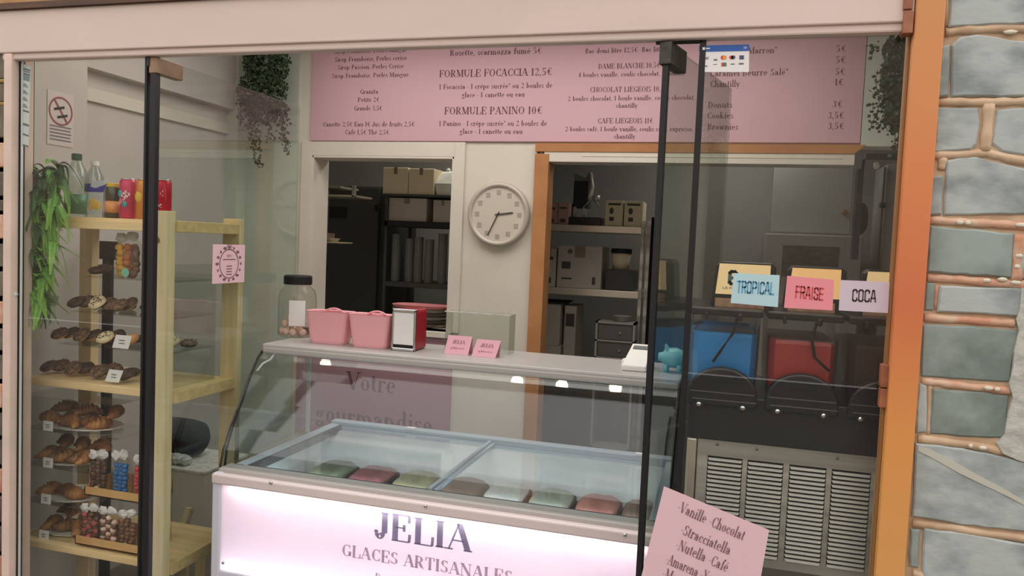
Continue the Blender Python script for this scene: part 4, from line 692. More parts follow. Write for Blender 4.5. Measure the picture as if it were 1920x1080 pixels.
for i, (a, b, c, d) in enumerate(sg):
    Y = 0.27; x0, x1, z0, z1 = rect_px(a, b, c, d, Y)
    m = MB(); m.prism([(x0-0.008, z0-0.03), (x1-0.002, z0-0.03), (x1-0.002, z1-0.012), (x1-0.014, z1), (x0+0.014, z1), (x0+0.002, z1-0.012)], Y, Y+0.06); hd = m.out('header_box', 'black_plastic', t, bevel=0.003)
    m = MB(); m.quad((x0+0.004, Y-0.001, z0+0.004), (x1-0.018, Y-0.001, z0+0.004), (x1-0.018, Y-0.001, z1-0.006), (x0+0.012, Y-0.001, z1-0.006)); m.out('header_face', 'gold_orange' if i == 1 else 'gold_face', hd)
    m = MB(); m.box(x0+0.004, x1-0.03, Y-0.012, Y-0.004, z0-0.038, z0-0.008); m.out('name_strip', 'strip_tan', hd, bevel=0.002)
    if i == 0:
        m = MB(); write(m, 'G', (x0+0.052, Y-0.0025, z0+0.036), (1, 0, 0), (0, 0, 1), 0.036, 0.026, font=B, bw=3.6); write(m, 'LA PASS', (x0+0.024, Y-0.0025, z0+0.02), (1, 0, 0), (0, 0, 1), 0.006, 0.05, 'l', font=B); m.out('lettering', 'sign_blue', hd)
m = MB(); m.box(sx0-0.04, 0.9, 0.31, 0.80, zbm-0.04, zbm-0.001); m.box(sx0-0.04, PX1, 0.10, 0.32, zbm-0.04, zbm-0.001); ct = thing('machine_table', 'dark counter under the frozen drink machine', 'counter', (0.3, 0.45, 0)); m.out('top', 'counter_dark', ct, bevel=0.003)
m = MB(); m.box(sx0-0.02, 0.88, 0.32, 0.78, 0.0, zbm-0.04); m.out('cabinet', 'dark_grey', ct)
# ================================================================ cards and stickers on the glass
def card(name, pts, Y, mt, label, cat, txt=None, ink=None, font=B, hfrac=0.36, wfrac=0.8, base=0.42):
    P = [at(x, y, Y) for x, y in pts]      # tl, tr, br, bl
    c = sum(P)/4; t = thing(name, label, cat, (c[0], Y, P[3][2]))
    m = MB(); m.loft([[tuple(p) for p in P], [(p[0], Y+0.0016, p[2]) for p in P]]); m.out('card', mt, t)
    ex = (P[1]-P[0])/np.linalg.norm(P[1]-P[0]); w = np.linalg.norm(P[1]-P[0]); v = (P[0]+P[1]-P[2]-P[3])/2; h = np.linalg.norm(v); ey = v/h
    if txt:
        m = MB(); write(m, txt, (P[2]+P[3])/2+ey*h*base+np.array([0, -0.0008, 0]), ex, ey, h*hfrac, w*wfrac, font=font, bw=2.0); m.out('lettering', ink, t)
    return t, P, ex, ey, w, h
card('flavour_card', [(1376, 512), (1462, 516), (1458.5, 576), (1370, 568)], -0.003, 'tropical', 'pale blue card reading TROPICAL stuck on the glass', 'card', 'TROPICAL', 'tropical_ink', wfrac=0.82, base=0.38)
card('flavour_card', [(1476, 517), (1564, 524.5), (1561, 582), (1470, 577)], -0.003, 'fraise', 'pink card reading FRAISE stuck on the glass', 'card', 'FRAISE', 'fraise_ink', wfrac=0.6, base=0.33)
card('flavour_card', [(1576, 525), (1668, 529), (1665, 587), (1572.6, 582)], -0.003, 'coca', 'pale lilac card reading COCA stuck on the glass', 'card', 'COCA', 'coca_ink', wfrac=0.5, base=0.34)
# big tilted flavour sheet
t, P, ex, ey, w, h = card('flavour_sheet', [(1245, 912), (1442, 994), (1419, 1126), (1190, 1130)], -0.012, 'sign_pink', 'large pink sheet of ice cream flavours tilted against the outside of the glass', 'sign')
m = MB(); Y = -0.0135
def sheet(txt, x0, y0, x1, y1, cap):
    a, b = at(x0, y0, Y), at(x1, y1, Y); L = np.linalg.norm(b-a); e = (b-a)/L; n = np.array([-e[2], 0, e[0]]); n = n*0.97-e*0.02; write(m, txt, a, e, n, cap*1.5e-3, L, 'l', wt=0.95)
sheet('-Vanille -Chocolat', 1268, 957, 1393, 1014, 20); m.out('lettering', 'ink_sign', t); m = MB(); sheet('-Stracciatella', 1274, 1000, 1367, 1041, 20); m.out('lettering', 'ink_sign', t)
m = MB(); sheet('-Nutella -Caf\u00e9', 1265, 1028, 1362, 1073, 20); m.out('lettering', 'ink_sign', t); m = MB(); sheet('-Amarena -Yaourt', 1246, 1055, 1358, 1105, 20); m.out('lettering', 'ink_sign', t); m = MB(); sheet('-Mangue', 1240, 1082, 1300, 1108, 20); m.out('lettering', 'ink_sign', t)
# payment sticker
t, P, ex, ey, w, h = card('payment_sticker', [(1311, 86), (1405, 84), (1404, 135), (1310, 135)], -0.003, 'paper_white', 'blue and white card payment sticker at the top of the glass', 'sticker')
def on(mb, u0, u1, v0, v1, lift=0.0006):
    b = P[3]; Yo = np.array([0, -lift, 0]); mb.quad(*[b+ex*w*u+ey*h*v+Yo for u, v in ((u0, v0), (u1, v0), (u1, v1), (u0, v1))])
def disc(mb, u, v, r, lift=0.0008):
    c = P[3]+ex*w*u+ey*h*v; mb.add([c+ex*r*math.cos(k*PI/6)+ey*r*math.sin(k*PI/6)+np.array([0, -lift, 0]) for k in range(12)], [tuple(range(12))])
m = MB(); on(m, 0, 1, 0.76, 1.0); m.out('header', 'pay_blue', t)
m = MB(); on(m, 0.07, 0.12, 0.83, 0.93, 0.0012); on(m, 0.135, 0.22, 0.86, 0.90, 0.0012); m.out('header_logo', 'paper_white', t)
m = MB()
for k in range(3): m.tube([P[3]+ex*w*(0.88+0.022*k)+ey*h*(0.88+0.05*math.sin(a))+ex*0.003*math.cos(a)+np.array([0, -0.001, 0]) for a in (-1, -.5, 0, .5, 1)], 0.0006, 4)
m.out('contactless_mark', 'paper_white', t)
for u, v, nm in ((0.48, 0.53, 'pay_red'), (0.52, 0.53, 'pay_orange'), (0.65, 0.53, 'pay_red'), (0.69, 0.53, 'pay_navy')):
    m = MB(); disc(m, u, v, 0.0052, 0.0008 if nm != 'pay_orange' else 0.001); m.out('card_logo', nm, t)
m = MB(); on(m, 0.81, 0.9, 0.45, 0.6); m.out('card_logo', 'pay_navy', t)
m = MB(); on(m, 0.455, 0.5, 0.2, 0.34); m.out('card_logo', 'pay_red', t); m = MB(); on(m, 0.5, 0.555, 0.2, 0.34); m.out('card_logo', 'pay_green', t)
m = MB(); on(m, 0.10, 0.21, 0.54, 0.56); on(m, 0.12, 0.19, 0.48, 0.52); on(m, 0.3, 0.37, 0.42, 0.48); on(m, 0.29, 0.37, 0.27, 0.29); on(m, 0.64, 0.72, 0.26, 0.3); on(m, 0.8, 0.9, 0.26, 0.32); on(m, 0.12, 0.18, 0.2, 0.24); m.out('small_print', 'ink_grey', t)
# opening-hours strip on the left pane (its square codes left out)
t, P, ex, ey, w, h = card('notice_strip', [(37, 118), (57, 124), (53, 272), (34, 270)], 0.0015, 'notice_paper', 'narrow notice strip with grey and teal blocks on the left glass', 'notice')
m = MB()
for v0, v1 in ((0.95, 0.97), (0.89, 0.91), (0.43, 0.45), (0.26, 0.285), (0.135, 0.155), (0.0, 0.02)): on(m, 0.02, 0.98, v0, v1)
m.out('bar', 'notice_grey', t); m = MB(); on(m, 0.05, 0.95, 0.82, 0.885); on(m, 0.05, 0.95, 0.92, 0.945); m.out('block', 'notice_teal', t)
m = MB()
for k in range(4):
    v = 0.74-k*0.085; on(m, 0.05, 0.25, v, v+0.06)
    for q in range(3): on(m, 0.35, 0.85-0.1*q, v+0.015*q, v+0.008+0.015*q)
on(m, 0.05, 0.3, 0.235, 0.25); on(m, 0.05, 0.3, 0.115, 0.125); m.out('small_print', 'notice_grey', t)
# no-smoking notice on the left wall
X = -2.748; zz = lambda x, y: atx(x, y, X)
a, b, c, d = zz(89, 168), zz(138, 177), zz(139, 276), zz(88, 271)
t = thing('no_smoking_sign', 'no smoking notice with a red ring on the left wall', 'sign', (X, (a[1]+b[1])/2, c[2]))
y0, y1 = min(a[1], d[1]), b[1]; z0, z1 = (c[2]+d[2])/2, (a[2]+b[2])/2
m = MB(); m.box(X-0.001, X+0.001, y0, y1, z0, z1); m.out('sheet', 'smoke_paper', t)
cy, cz, R = (y0+y1)/2, z1-(z1-z0)*0.36, (y1-y0)*0.46
m = MB(); n = 28
rg = [[(X+0.0018, cy+r_*math.cos(2*PI*k/n), cz+r_*math.sin(2*PI*k/n)) for k in range(n)] for r_ in (R, R*0.87)]; m.loft(rg, caps=False)
e = np.array([0, 0.58, -0.81]); q = np.array([0, 0.81, 0.58]); m.obox((X+0.002, cy, cz), e*R*0.95, q*R*0.07, (0.0004, 0, 0)); m.out('ring', 'smoke_red', t)
m = MB()
for dy, dz in ((-0.008, 0.012), (0.008, -0.02)): m.obox((X+0.0026, cy+dy, cz+dz), (0, R*0.42, R*0.12), (0, -R*0.02, R*0.08), (0.0003, 0, 0))
m.out('cigarette', 'black_matte', t)
m = MB()
for k in range(5): m.box(X+0.001, X+0.0016, y0+0.012, y1-0.012-0.004*(k % 2), z0+0.02+k*0.014, z0+0.026+k*0.014)
m.out('small_print', 'ink_grey', t)
# pink card on the open left door
X = DLX+0.0165; P0 = [atx(x, y, X) for x, y in ((399, 457), (459, 460), (458, 531), (397, 530))]
y0, y1, z0, z1 = P0[0][1], P0[1][1], (P0[2][2]+P0[3][2])/2, (P0[0][2]+P0[1][2])/2
t = thing('door_flyer', 'pink flyer with an oval frame on the open left glass door', 'flyer', (X, (y0+y1)/2, z0))
m = MB(); m.box(X, X+0.001, y0, y1, z0, z1); m.out('sheet', 'sign_pink', t)
cy, cz = (y0+y1)/2, (z0+z1)/2; a_, b_ = (y1-y0)*0.28, (z1-z0)*0.36; Xf = X+0.0016
m = MB(); n = 28; m.loft([[(Xf, cy+a_*s*math.cos(2*PI*k/n), cz+b_*s*math.sin(2*PI*k/n)) for k in range(n)] for s in (1.0, 1.08)], caps=False)
m.box(Xf-0.0002, Xf, cy-a_*0.7, cy+a_*0.7, cz+b_*0.28, cz+b_*0.35)
for k in range(4): m.box(Xf-0.0002, Xf, cy-a_*0.3, cy+a_*0.3, cz-b_*(0.2+k*0.2), cz-b_*(0.13+k*0.2))
write(m, 'JELIA', (Xf, cy, cz+b_*1.12), (0, 1, 0), (0, 0, 1), 0.014, 0.035); write(m, 'MENU', (Xf, cy, cz+b_*0.5), (0, 1, 0), (0, 0, 1), 0.008, 0.03, font=G)
for k in range(16):
    an = 2*PI*k/16; m.ball((Xf, cy+a_*1.32*math.cos(an), cz+b_*1.2*math.sin(an)), 0.0003, 0.006+0.003*(k % 3), 0.006, 6, 3)
m.out('print', 'ink_sign', t)
# ================================================================ pastry shelving on the left
t = thing('wooden_shelving', 'pale pine shelving unit with pastries and drinks behind the left glass', 'shelving', (-2.2, 0.32, 0))
U0, U1, UY0, UY1 = -2.50, -1.895, 0.15, 0.52
def sh(name, a, b, c, d, e, f, mt='pine_h', par=None): mm = MB(); mm.box(a, b, c, d, e, f); return mm.out(name, mt, par or t, bevel=0.002)
xa, xb = at(284, 568, 0.12)[0], at(312, 568, 0.12)[0]; fpost = sh('front_post', xa, xb, 0.12, 0.16, 0.0, at(304, 395, 0.12)[2], 'pine')
xc, xd = at(418, 560, 0.5)[0], at(446, 560, 0.5)[0]; xd = min(xd, DLX-0.003); sh('rear_post', xd-0.075, xd, 0.5, 0.53, 0.0, at(430, 410, 0.5)[2], 'pine')
xe, xf = at(148, 560, 0.45)[0], at(171, 560, 0.45)[0]; sh('rear_post', xe, xf, 0.45, 0.49, 0.0, 1.74, 'pine')
zT = at(200, 419, 0.15)[2]
sh('shelf_board', -2.56, U1+0.02, UY0+0.012, UY1, zT-0.012, zT+0.02); sh('shelf_rail', -2.56, xa, UY0-0.004, UY0+0.012, zT-0.022, zT+0.008)
sh('side_rail', xb-0.01, xb+0.012, 0.16, 0.50, zT-0.02, zT+0.02)
for zc_, x0 in ((1.118, -2.52), (0.498, -2.55)):
    sh('shelf_board', x0, U1+0.02, UY0+0.012, UY1-0.02, zc_-0.003, zc_+0.012); sh('shelf_rail', x0, xa+0.01, UY0-0.002, UY0+0.012, zc_-0.014, zc_+0.012)
    sh('side_rail', xb-0.012, xb+0.010, 0.16, 0.50, zc_-0.03, zc_+0.012); 
for (x, y, w) in ((294, 450, 9), (283, 545, 6)):
    c = at(x, y, 0.1185); m = MB(); m.lathe([(w*0.0013, 0), (w*0.0013, 0.001)], c, 10, ax='y', sx=1); m.out('knot', 'knot', fpost)
ZT = zT+0.0205
# drinks on the top shelf
def drink_x(px, Y=0.24): return at(px, 400, Y)[0]
x = drink_x(139); tb = thing('water_bottle', 'large clear plastic bottle with a dark green cap on the top shelf', 'bottle', (x, 0.25, ZT))
m = MB(); m.lathe([(0.034, 0), (0.041, 0.006), (0.041, 0.05), (0.038, 0.06), (0.041, 0.07), (0.041, 0.15), (0.034, 0.175), (0.018, 0.205), (0.014, 0.222)], (x, 0.25, ZT), 18); m.out('bottle_body', 'bottle_clear', tb, smooth=True)
m = MB(); m.lathe([(0.0415, 0.012), (0.0417, 0.085)], (x, 0.25, ZT), 18); m.out('label_band', 'label_green', tb, smooth=True)
m = MB(); m.lathe([(0.018, 0.214), (0.018, 0.236), (0.015, 0.238)], (x, 0.25, ZT), 14); m.out('cap', 'cap_green', tb)
x = drink_x(177, 0.32); tb = thing('water_bottle', 'smaller clear plastic bottle with a white cap on the top shelf', 'bottle', (x, 0.32, ZT))
m = MB(); m.lathe([(0.03, 0), (0.035, 0.006), (0.035, 0.14), (0.028, 0.165), (0.014, 0.195), (0.012, 0.208)], (x, 0.32, ZT), 18); m.out('bottle_body', 'bottle_clear', tb, smooth=True)
m = MB(); m.lathe([(0.0355, 0.10), (0.0355, 0.13)], (x, 0.32, ZT), 18); m.out('label_band', 'pouch_blue', tb, smooth=True)
m = MB(); m.lathe([(0.015, 0.2), (0.015, 0.218)], (x, 0.32, ZT), 14); m.out('cap', 'paper_white', tb)
x = drink_x(184, 0.2); tb = thing('drink_pouch', 'silver and blue fruit drink pouch leaning on the top shelf', 'drink pouch', (x, 0.2, ZT))
def pouch(z0, z1, w0, w1, y0=0.2): return [[(x-w0+s0, y0-d, ZT+z0), (x+w0+s0, y0-d, ZT+z0), (x+w0+s0, y0+d, ZT+z0), (x-w0+s0, y0+d, ZT+z0)] for (w0, z0, d, s0) in ((w0, z0, 0.017, 0.0), (w1, z1, 0.009, 0.004))]
m = MB(); m.loft([[(x-0.03, 0.185, ZT), (x+0.03, 0.185, ZT), (x+0.03, 0.215, ZT), (x-0.03, 0.215, ZT)], [(x-0.034, 0.182, ZT+0.02), (x+0.032, 0.182, ZT+0.02), (x+0.032, 0.218, ZT+0.02), (x-0.034, 0.218, ZT+0.02)], [(x-0.032, 0.186, ZT+0.09), (x+0.034, 0.186, ZT+0.09), (x+0.034, 0.212, ZT+0.09), (x-0.032, 0.212, ZT+0.09)], [(x-0.028, 0.197, ZT+0.13), (x+0.042, 0.197, ZT+0.138), (x+0.042, 0.2, ZT+0.138), (x-0.028, 0.2, ZT+0.13)]]); m.out('pouch_body', 'pouch_silver', tb, bevel=0.003)
m = MB(); m.loft([[(x-0.033, 0.1845, ZT+0.094), (x+0.036, 0.1845, ZT+0.094), (x+0.04, 0.194, ZT+0.124), (x-0.031, 0.194, ZT+0.117)], [(x-0.033, 0.186, ZT+0.094), (x+0.036, 0.186, ZT+0.094), (x+0.04, 0.196, ZT+0.124), (x-0.031, 0.196, ZT+0.117)]]); m.out('printed_band', 'pouch_blue', tb)
m = MB(); m.ball((x-0.006, 0.183, ZT+0.05), 0.022, 0.003, 0.02, 10, 6); m.ball((x+0.014, 0.183, ZT+0.042), 0.016, 0.003, 0.018, 10, 6); m.ball((x-0.016, 0.183, ZT+0.036), 0.012, 0.003, 0.012, 10, 6); m.out('printed_fruit', 'fruit_orange', tb, smooth=True)
x = drink_x(212, 0.22); tb = thing('dark_bottle', 'small dark bottle with a yellow cap and orange label on the top shelf', 'bottle', (x, 0.22, ZT))
m = MB(); m.lathe([(0.024, 0), (0.027, 0.004), (0.027, 0.11), (0.022, 0.118)], (x, 0.22, ZT), 16); m.out('bottle_body', 'bottle_brown', tb, smooth=True)
m = MB(); m.lathe([(0.0275, 0.02), (0.0275, 0.062)], (x, 0.22, ZT), 16); m.out('label_band', 'label_orange', tb, smooth=True)
m = MB(); m.lathe([(0.025, 0.114), (0.025, 0.126), (0.022, 0.128)], (x, 0.22, ZT), 16); m.out('cap', 'cap_yellow', tb)
def can(px, mt, lb, extra, Y=0.22):
    x = drink_x(px, Y); tb = thing('drink_can', lb, 'drink can', (x, Y, ZT), 'cans on the top pine shelf'); r = 0.0295
    m = MB(); m.lathe([(0.024, 0), (r, 0.008), (r, 0.133), (0.025, 0.142)], (x, Y, ZT), 20); m.out('can_body', mt, tb, smooth=True)
    m = MB(); m.lathe([(0.0255, 0.141), (0.026, 0.145), (0.022, 0.144)], (x, Y, ZT), 20); m.out('rim', 'chrome', tb, smooth=True)
    def wrap(mb, txt, a0, z0, rot, h, w):
        qs, tw = layout(txt, G, wt=1.8); ca, sa = math.cos(rot), math.sin(rot)
        for q in qs:
            v = []
            for (u, k) in q:
                u = (u-tw/2)*w/tw; k = (k-7)*h/14; uu, kk = u*ca-k*sa, u*sa+k*ca; an = a0+uu/r; v.append((x+(r+0.0006)*math.sin(an), Y-(r+0.0006)*math.cos(an), ZT+z0+kk))
            mb.add(v, [tuple(range(len(v)))])
    extra(x, Y, r, tb, wrap)
def e1(x, Y, r, tb, wrap):
    m = MB(); m.ball((x-0.010, Y-r+0.003, ZT+0.09), 0.012, 0.005, 0.014, 8, 5); m.ball((x+0.008, Y-r+0.003, ZT+0.052), 0.012, 0.005, 0.012, 8, 5); m.out('printed_splash', 'can_teal', tb, smooth=True)
    m = MB(); wrap(m, 'OASIS', 0.0, 0.075, 0.75, 0.022, 0.062); m.out('lettering', 'paper_white', tb)
def e2(x, Y, r, tb, wrap):
    m = MB(); m.ball((x-0.004, Y-r+0.003, ZT+0.08), 0.016, 0.005, 0.022, 10, 6); m.out('printed_fruit', 'cap_yellow', tb, smooth=True)
def e3(x, Y, r, tb, wrap):
    m = MB(); wrap(m, 'CHERRY', -0.75, 0.075, PI/2, 0.014, 0.10); wrap(m, 'A', 0.35, 0.095, PI/2, 0.02, 0.02); wrap(m, 'A', 0.3, 0.05, PI/2, 0.014, 0.014); m.out('lettering', 'paper_white', tb)
can(240, 'can_pink', 'tall pink drink can with a teal splash on the top shelf', e1); can(271, 'can_orange', 'tall orange drink can on the top shelf behind the black seal', e2); can(305, 'can_red', 'tall red drink can above the pine post', e3)
# clear stand with three tiers
tA, tB, tC = at(250, 523, 0.2)[2], at(220, 589, 0.2)[2], at(200, 651, 0.2)[2]; tD = 1.1305
x0, x1 = -2.46, -1.905; t = thing('acrylic_stand', 'clear three tier acrylic stand of doughnuts on the middle pine shelf', 'display stand', ((x0+x1)/2, 0.32, tD))
for z, a_ in ((tA, -2.30), (tB, -2.36), (tC, -2.42)):
    m = MB(); m.box(a_, x1-0.006, 0.2, 0.44, z-0.005, z); m.out('tier', 'clear_acrylic', t)
for xx in (x1-0.005,): m = MB(); m.box(xx, xx+0.004, 0.2, 0.44, tD, tA+0.06); m.out('side_sheet', 'clear_acrylic', t)
m = MB(); m.box(x0, x1, 0.441, 0.445, tD, tA+0.02); m.out('back_sheet', 'clear_acrylic', t)
# doughnut prototype and copies
def torus(mb, c, R, r, zs, a=18, b=8, zcut=None, s=1.0):
    rings = []
    for i in range(a):
        th = 2*PI*i/a; rings.append([(c[0]+(R+r*s*math.cos(q*2*PI/b))*math.cos(th), c[1]+(R+r*s*math.cos(q*2*PI/b))*math.sin(th), c[2]+r+zs*r*s*math.sin(q*2*PI/b)) for q in range(b)])
    rings.append(rings[0]); mb.loft(rings, caps=False)
def topping(mb, c, R, r):
    rings = []
    for i in range(19):
        th = 2*PI*(i % 18)/18; w = 1+0.07*math.sin(th*5); rings.append([(c[0]+(R+r*1.08*w*math.cos(q))*math.cos(th), c[1]+(R+r*1.08*w*math.cos(q))*math.sin(th), c[2]+r+0.9*r*1.1*math.sin(q)) for q in (-0.1, 0.35, 0.9, 1.57, 2.2, 2.8, 3.24)])
    n = 7; vs = [p for q in rings for p in q]; mb.add(vs, [(i*n+j, (i+1)*n+j, (i+1)*n+j+1, i*n+j+1) for i in range(18) for j in range(6)])
def donut(x, y, z, top, dough, lb, grp, R=0.0175, r=0.0145, tilt=0):
    t = thing('doughnut', lb, 'doughnut', (x, y, z), grp); m = MB(); torus(m, (x, y, z-0.001), R, r, 0.85); m.out('dough', dough, t, smooth=True)
    m = MB(); topping(m, (x, y, z-0.001), R, r); 
    m.out('topping', top, t, smooth=True)
    if top in ('nut_top', 'cream_top'):
        m = MB()
        for k in range(22):
            a = random.uniform(0, 2*PI); q = R+random.uniform(-0.009, 0.009); m.ball((x+q*math.cos(a), y+q*math.sin(a), z+r*1.95+random.uniform(-.002, .001)), 0.0026, 0.0026, 0.0024, 5, 4, 0.3)
        m.out('crumbs', 'choco' if top == 'cream_top' else 'nut_top', t, kind='stuff')
    if tilt: t.rotation_euler = (tilt, 0, random.uniform(-.5, .5)); t.location[2] += 0.033*math.sin(tilt)
rows = [(tB, 0.24, [(146, 'choco', 'choco'), (166, 'nut_top', 'choco'), (186, 'cream_top', 'choco'), (206, 'nut_top', 'dough'), (227, 'nut_top', 'choco'), (247, 'choco', 'dough')], 'second tier', 'doughnuts on the second clear tier'),
        (tC, 0.24, [(116, 'nut_top', 'dough'), (137, 'choco', 'dough'), (158, 'nut_top', 'dough'), (179, 'choco', 'dough'), (201, 'cream_top', 'dough'), (224, 'choco', 'dough'), (248, 'dough', 'dough'), (324, 'cream_top', 'dough')], 'lowest tier', 'doughnuts on the lowest clear tier'),
        (tD, 0.24, [(96, 'choco', 'pastry'), (119, 'nut_top', 'choco'), (142, 'nut_top', 'dough'), (165, 'choco', 'pastry'), (189, 'nut_top', 'choco'), (216, 'nut_top', 'choco'), (242, 'choco', 'choco')], 'middle pine board', 'doughnuts on the middle pine board'),
        (tA, 0.26, [(140, 'choco', 'choco'), (172, 'nut_top', 'choco')], 'topmost clear tier', 'doughnuts on the topmost clear tier')]
names = {'choco': 'dark chocolate', 'nut_top': 'nut sprinkled', 'cream_top': 'cream and crumb topped', 'dough': 'plain golden'}
for z, Y, its, where, grp in rows:
    for k, (px, top, dough) in enumerate(its):
        yy = Y+0.034*(k % 2); x = at(px, 600, yy)[0]
        if where.startswith('topmost'): x = max(x, -2.29)
        donut(x, yy, z+0.001, top, dough, '%s doughnut, %s from the left, front row, %s' % (names[top], ORD[k], where), grp, tilt=(0.15, 0.55, 0.3, 0.7, 0.2, 0.5)[(k*2+len(where)) % 6])
        if not where.startswith('topmost') and k % 2 == 1:
            donut(x+0.012, yy+0.075, z+0.001, 'choco' if k % 4 == 1 else 'nut_top', 'choco', '%s doughnut behind the %s one, %s' % (names['choco' if k % 4 == 1 else 'nut_top'], ORD[k], where), grp)
# price tags
def ptag(px, py, w, h, Y, lb, lean=0.004, name='price_tag'):
    P = [at(px-w/2+lean*700, py-h/2, Y), at(px+w/2+lean*700, py-h/2, Y), at(px+w/2-lean*700, py+h/2, Y), at(px-w/2-lean*700, py+h/2, Y)]
    z0 = (P[2][2]+P[3][2])/2; z1 = (P[0][2]+P[1][2])/2
    t = thing(name, lb, 'price tag', ((P[2][0]+P[3][0])/2, Y, z0), 'white price tags')
    V = [(P[3][0], Y, z0), (P[2][0], Y, z0), (P[1][0], Y+0.004, z1), (P[0][0], Y+0.004, z1)]
    m = MB(); m.loft([V, [(a, b+0.0015, c) for a, b, c in V]]); m.out('card', 'tag_white', t)
    cx = (V[0][0]+V[2][0])/2; m = MB()
    for k, f in enumerate((0.62, 0.38)): m.box(cx-(P[1][0]-P[0][0])*0.18, cx+(P[1][0]-P[0][0])*0.18, Y+0.0005, Y+0.0012, z0+(z1-z0)*f-0.0015, z0+(z1-z0)*f+0.0015)
    m.out('small_print', 'ink_grey', t)
ptag(228, 641, 30, 24, 0.175, 'white price tag in front of the doughnuts on the lowest clear tier'); ptag(213, 705, 26, 22, 0.170, 'white price tag in front of the doughnuts on the middle pine board', 0.005); ptag(96, 564, 24, 20, 0.175, 'faint white tag beside the tip of the fern', 0.004)
# clear pastry case with four tiers of croissants
tz = [at(128, 806, 0.2)[2], at(112, 872, 0.2)[2], at(112, 941, 0.2)[2], 0.5185]
x0, x1 = -2.56, -2.06
t = thing('pastry_case', 'clear acrylic case of croissants on the lower pine shelf', 'display case', (-2.33, 0.32, 0.51))
xr_ = [-2.05, -2.27, -2.27, -2.27]
for z, xx in zip(tz[:3], (-2.13, -2.262, -2.262)):
    m = MB(); m.box(-2.56, xx, 0.185, 0.40, z-0.012, z-0.008); m.out('tier', 'clear_acrylic', t)
m = MB(); m.box(-2.565, -2.560, 0.18, 0.42, 0.512, 1.05); m.out('side_sheet', 'clear_acrylic', t)
m = MB(); m.box(-2.56, -2.32, 0.176, 0.180, 0.512, 1.05); m.out('front_sheet', 'clear_acrylic', t)
m = MB(); m.box(-2.565, -2.13, 0.176, 0.42, 1.05, 1.054); m.out('top_sheet', 'clear_acrylic', t)
def crois(mb, c, L, th, rz, tilt=0):
    n = 12; cs, sn = math.cos(rz), math.sin(rz); rings = []
    for i in range(n*2+1):
        u = -1+i/n; a = u*1.25; R = L*0.42; r = th*(1-abs(u)**1.8*0.78)*(1.06, 1.0, 0.76)[i % 3]
        px, py = R*math.sin(a)*1.15, R*(1-math.cos(a)); d = np.array([math.cos(a)*1.15, math.sin(a), 0]); d /= np.linalg.norm(d); nn = np.array([-d[1], d[0], 0])
        ring = []
        for q in range(9):
            ang = 2*PI*q/9; p = np.array([px, py, r*0.9])+nn*r*math.cos(ang)+np.array([0, 0, r*0.9*math.sin(ang)])
            x_, y_, z_ = p; y_, z_ = y_*math.cos(tilt)-z_*math.sin(tilt), y_*math.sin(tilt)+z_*math.cos(tilt)
            ring.append((c[0]+x_*cs-y_*sn, c[1]+x_*sn+y_*cs, c[2]+max(z_, 0.0)))
        rings.append(ring)
    mb.loft(rings)
tiers = [(-2.385, 0.165, [(-0.125, 0, .2), (-0.06, 0.02, 1.9), (0.0, -0.02, 2.9), (0.06, 0.01, 3.5), (0.115, 0.0, 1.2)], 'top'), (-2.425, 0.122, [(-0.085, 0, 1.5), (-0.04, 0, 1.8), (0.005, -0.01, 1.4), (0.05, 0.0, 1.7), (0.088, 0, 2.1)], 'second'),
         (-2.425, 0.122, [(-0.08, 0, 1.2), (-0.01, 0.0, 2.9), (0.055, -0.01, 0.4)], 'third'), (-2.43, 0.128, [(-0.06, 0, 1.8), (0.0, 0.0, 1.1), (0.065, -0.01, 2.6)], 'bottom')]
for k, ((cx, rx, its, w), z) in enumerate(zip(tiers, tz)):
    cy = 0.295; ry = 0.10
    t = thing('lace_plate', 'oval plate with a white lace rim on the %s tier of the pastry case' % w, 'plate', (cx, cy, z-0.007), 'lace rimmed plates')
    m = MB(); n = 64; m.loft([[(cx+rx*f*(1+(0.02*math.sin(a*2*PI/n*16) if e else 0))*math.cos(2*PI*a/n), cy+ry*f*(1+(0.02*math.sin(a*2*PI/n*16) if e else 0))*math.sin(2*PI*a/n), z+dz) for a in range(n)] for f, dz, e in ((0.80, -0.007, 0), (0.99, -0.001, 1), (1.0, 0.004, 1), (0.97, 0.004, 1), (0.78, -0.003, 0))]); m.out('doily', 'doily', t, smooth=False)
    for j, (dx, dy, a) in enumerate(its):
        lift = 0.0; m = MB(); crois(m, (cx+dx, cy+dy-0.035, z+0.001), 0.098, 0.027, a, 0.5 if j % 2 else 0.15)
        m.out('croissant', 'pastry' if j % 2 else 'pastry_gold', None, smooth=True, label='%s brown croissant, %s from the left on the %s tier plate' % ('tilted' if j % 2 else 'flat', ORD[j], w), cat='croissant', group='croissants in the pastry case')
        if j % 2 == 0 and w != 'third':
            m = MB(); crois(m, (cx+dx+0.02, cy+dy+0.02, z+0.036), 0.10, 0.027, a+1.0, 0.1); m.out('croissant', 'pastry', None, smooth=True, label='brown croissant piled behind the %s one on the %s tier plate' % (ORD[j], w), cat='croissant', group='croissants in the pastry case')
for (px, py, w) in ((89, 799, 'top'), (89, 868, 'second'), (85, 936, 'third'), (81, 1004, 'bottom')): ptag(px, py, 18, 18, 0.168, 'small white price tag clipped to the %s tier of the pastry case' % w, -0.0005)
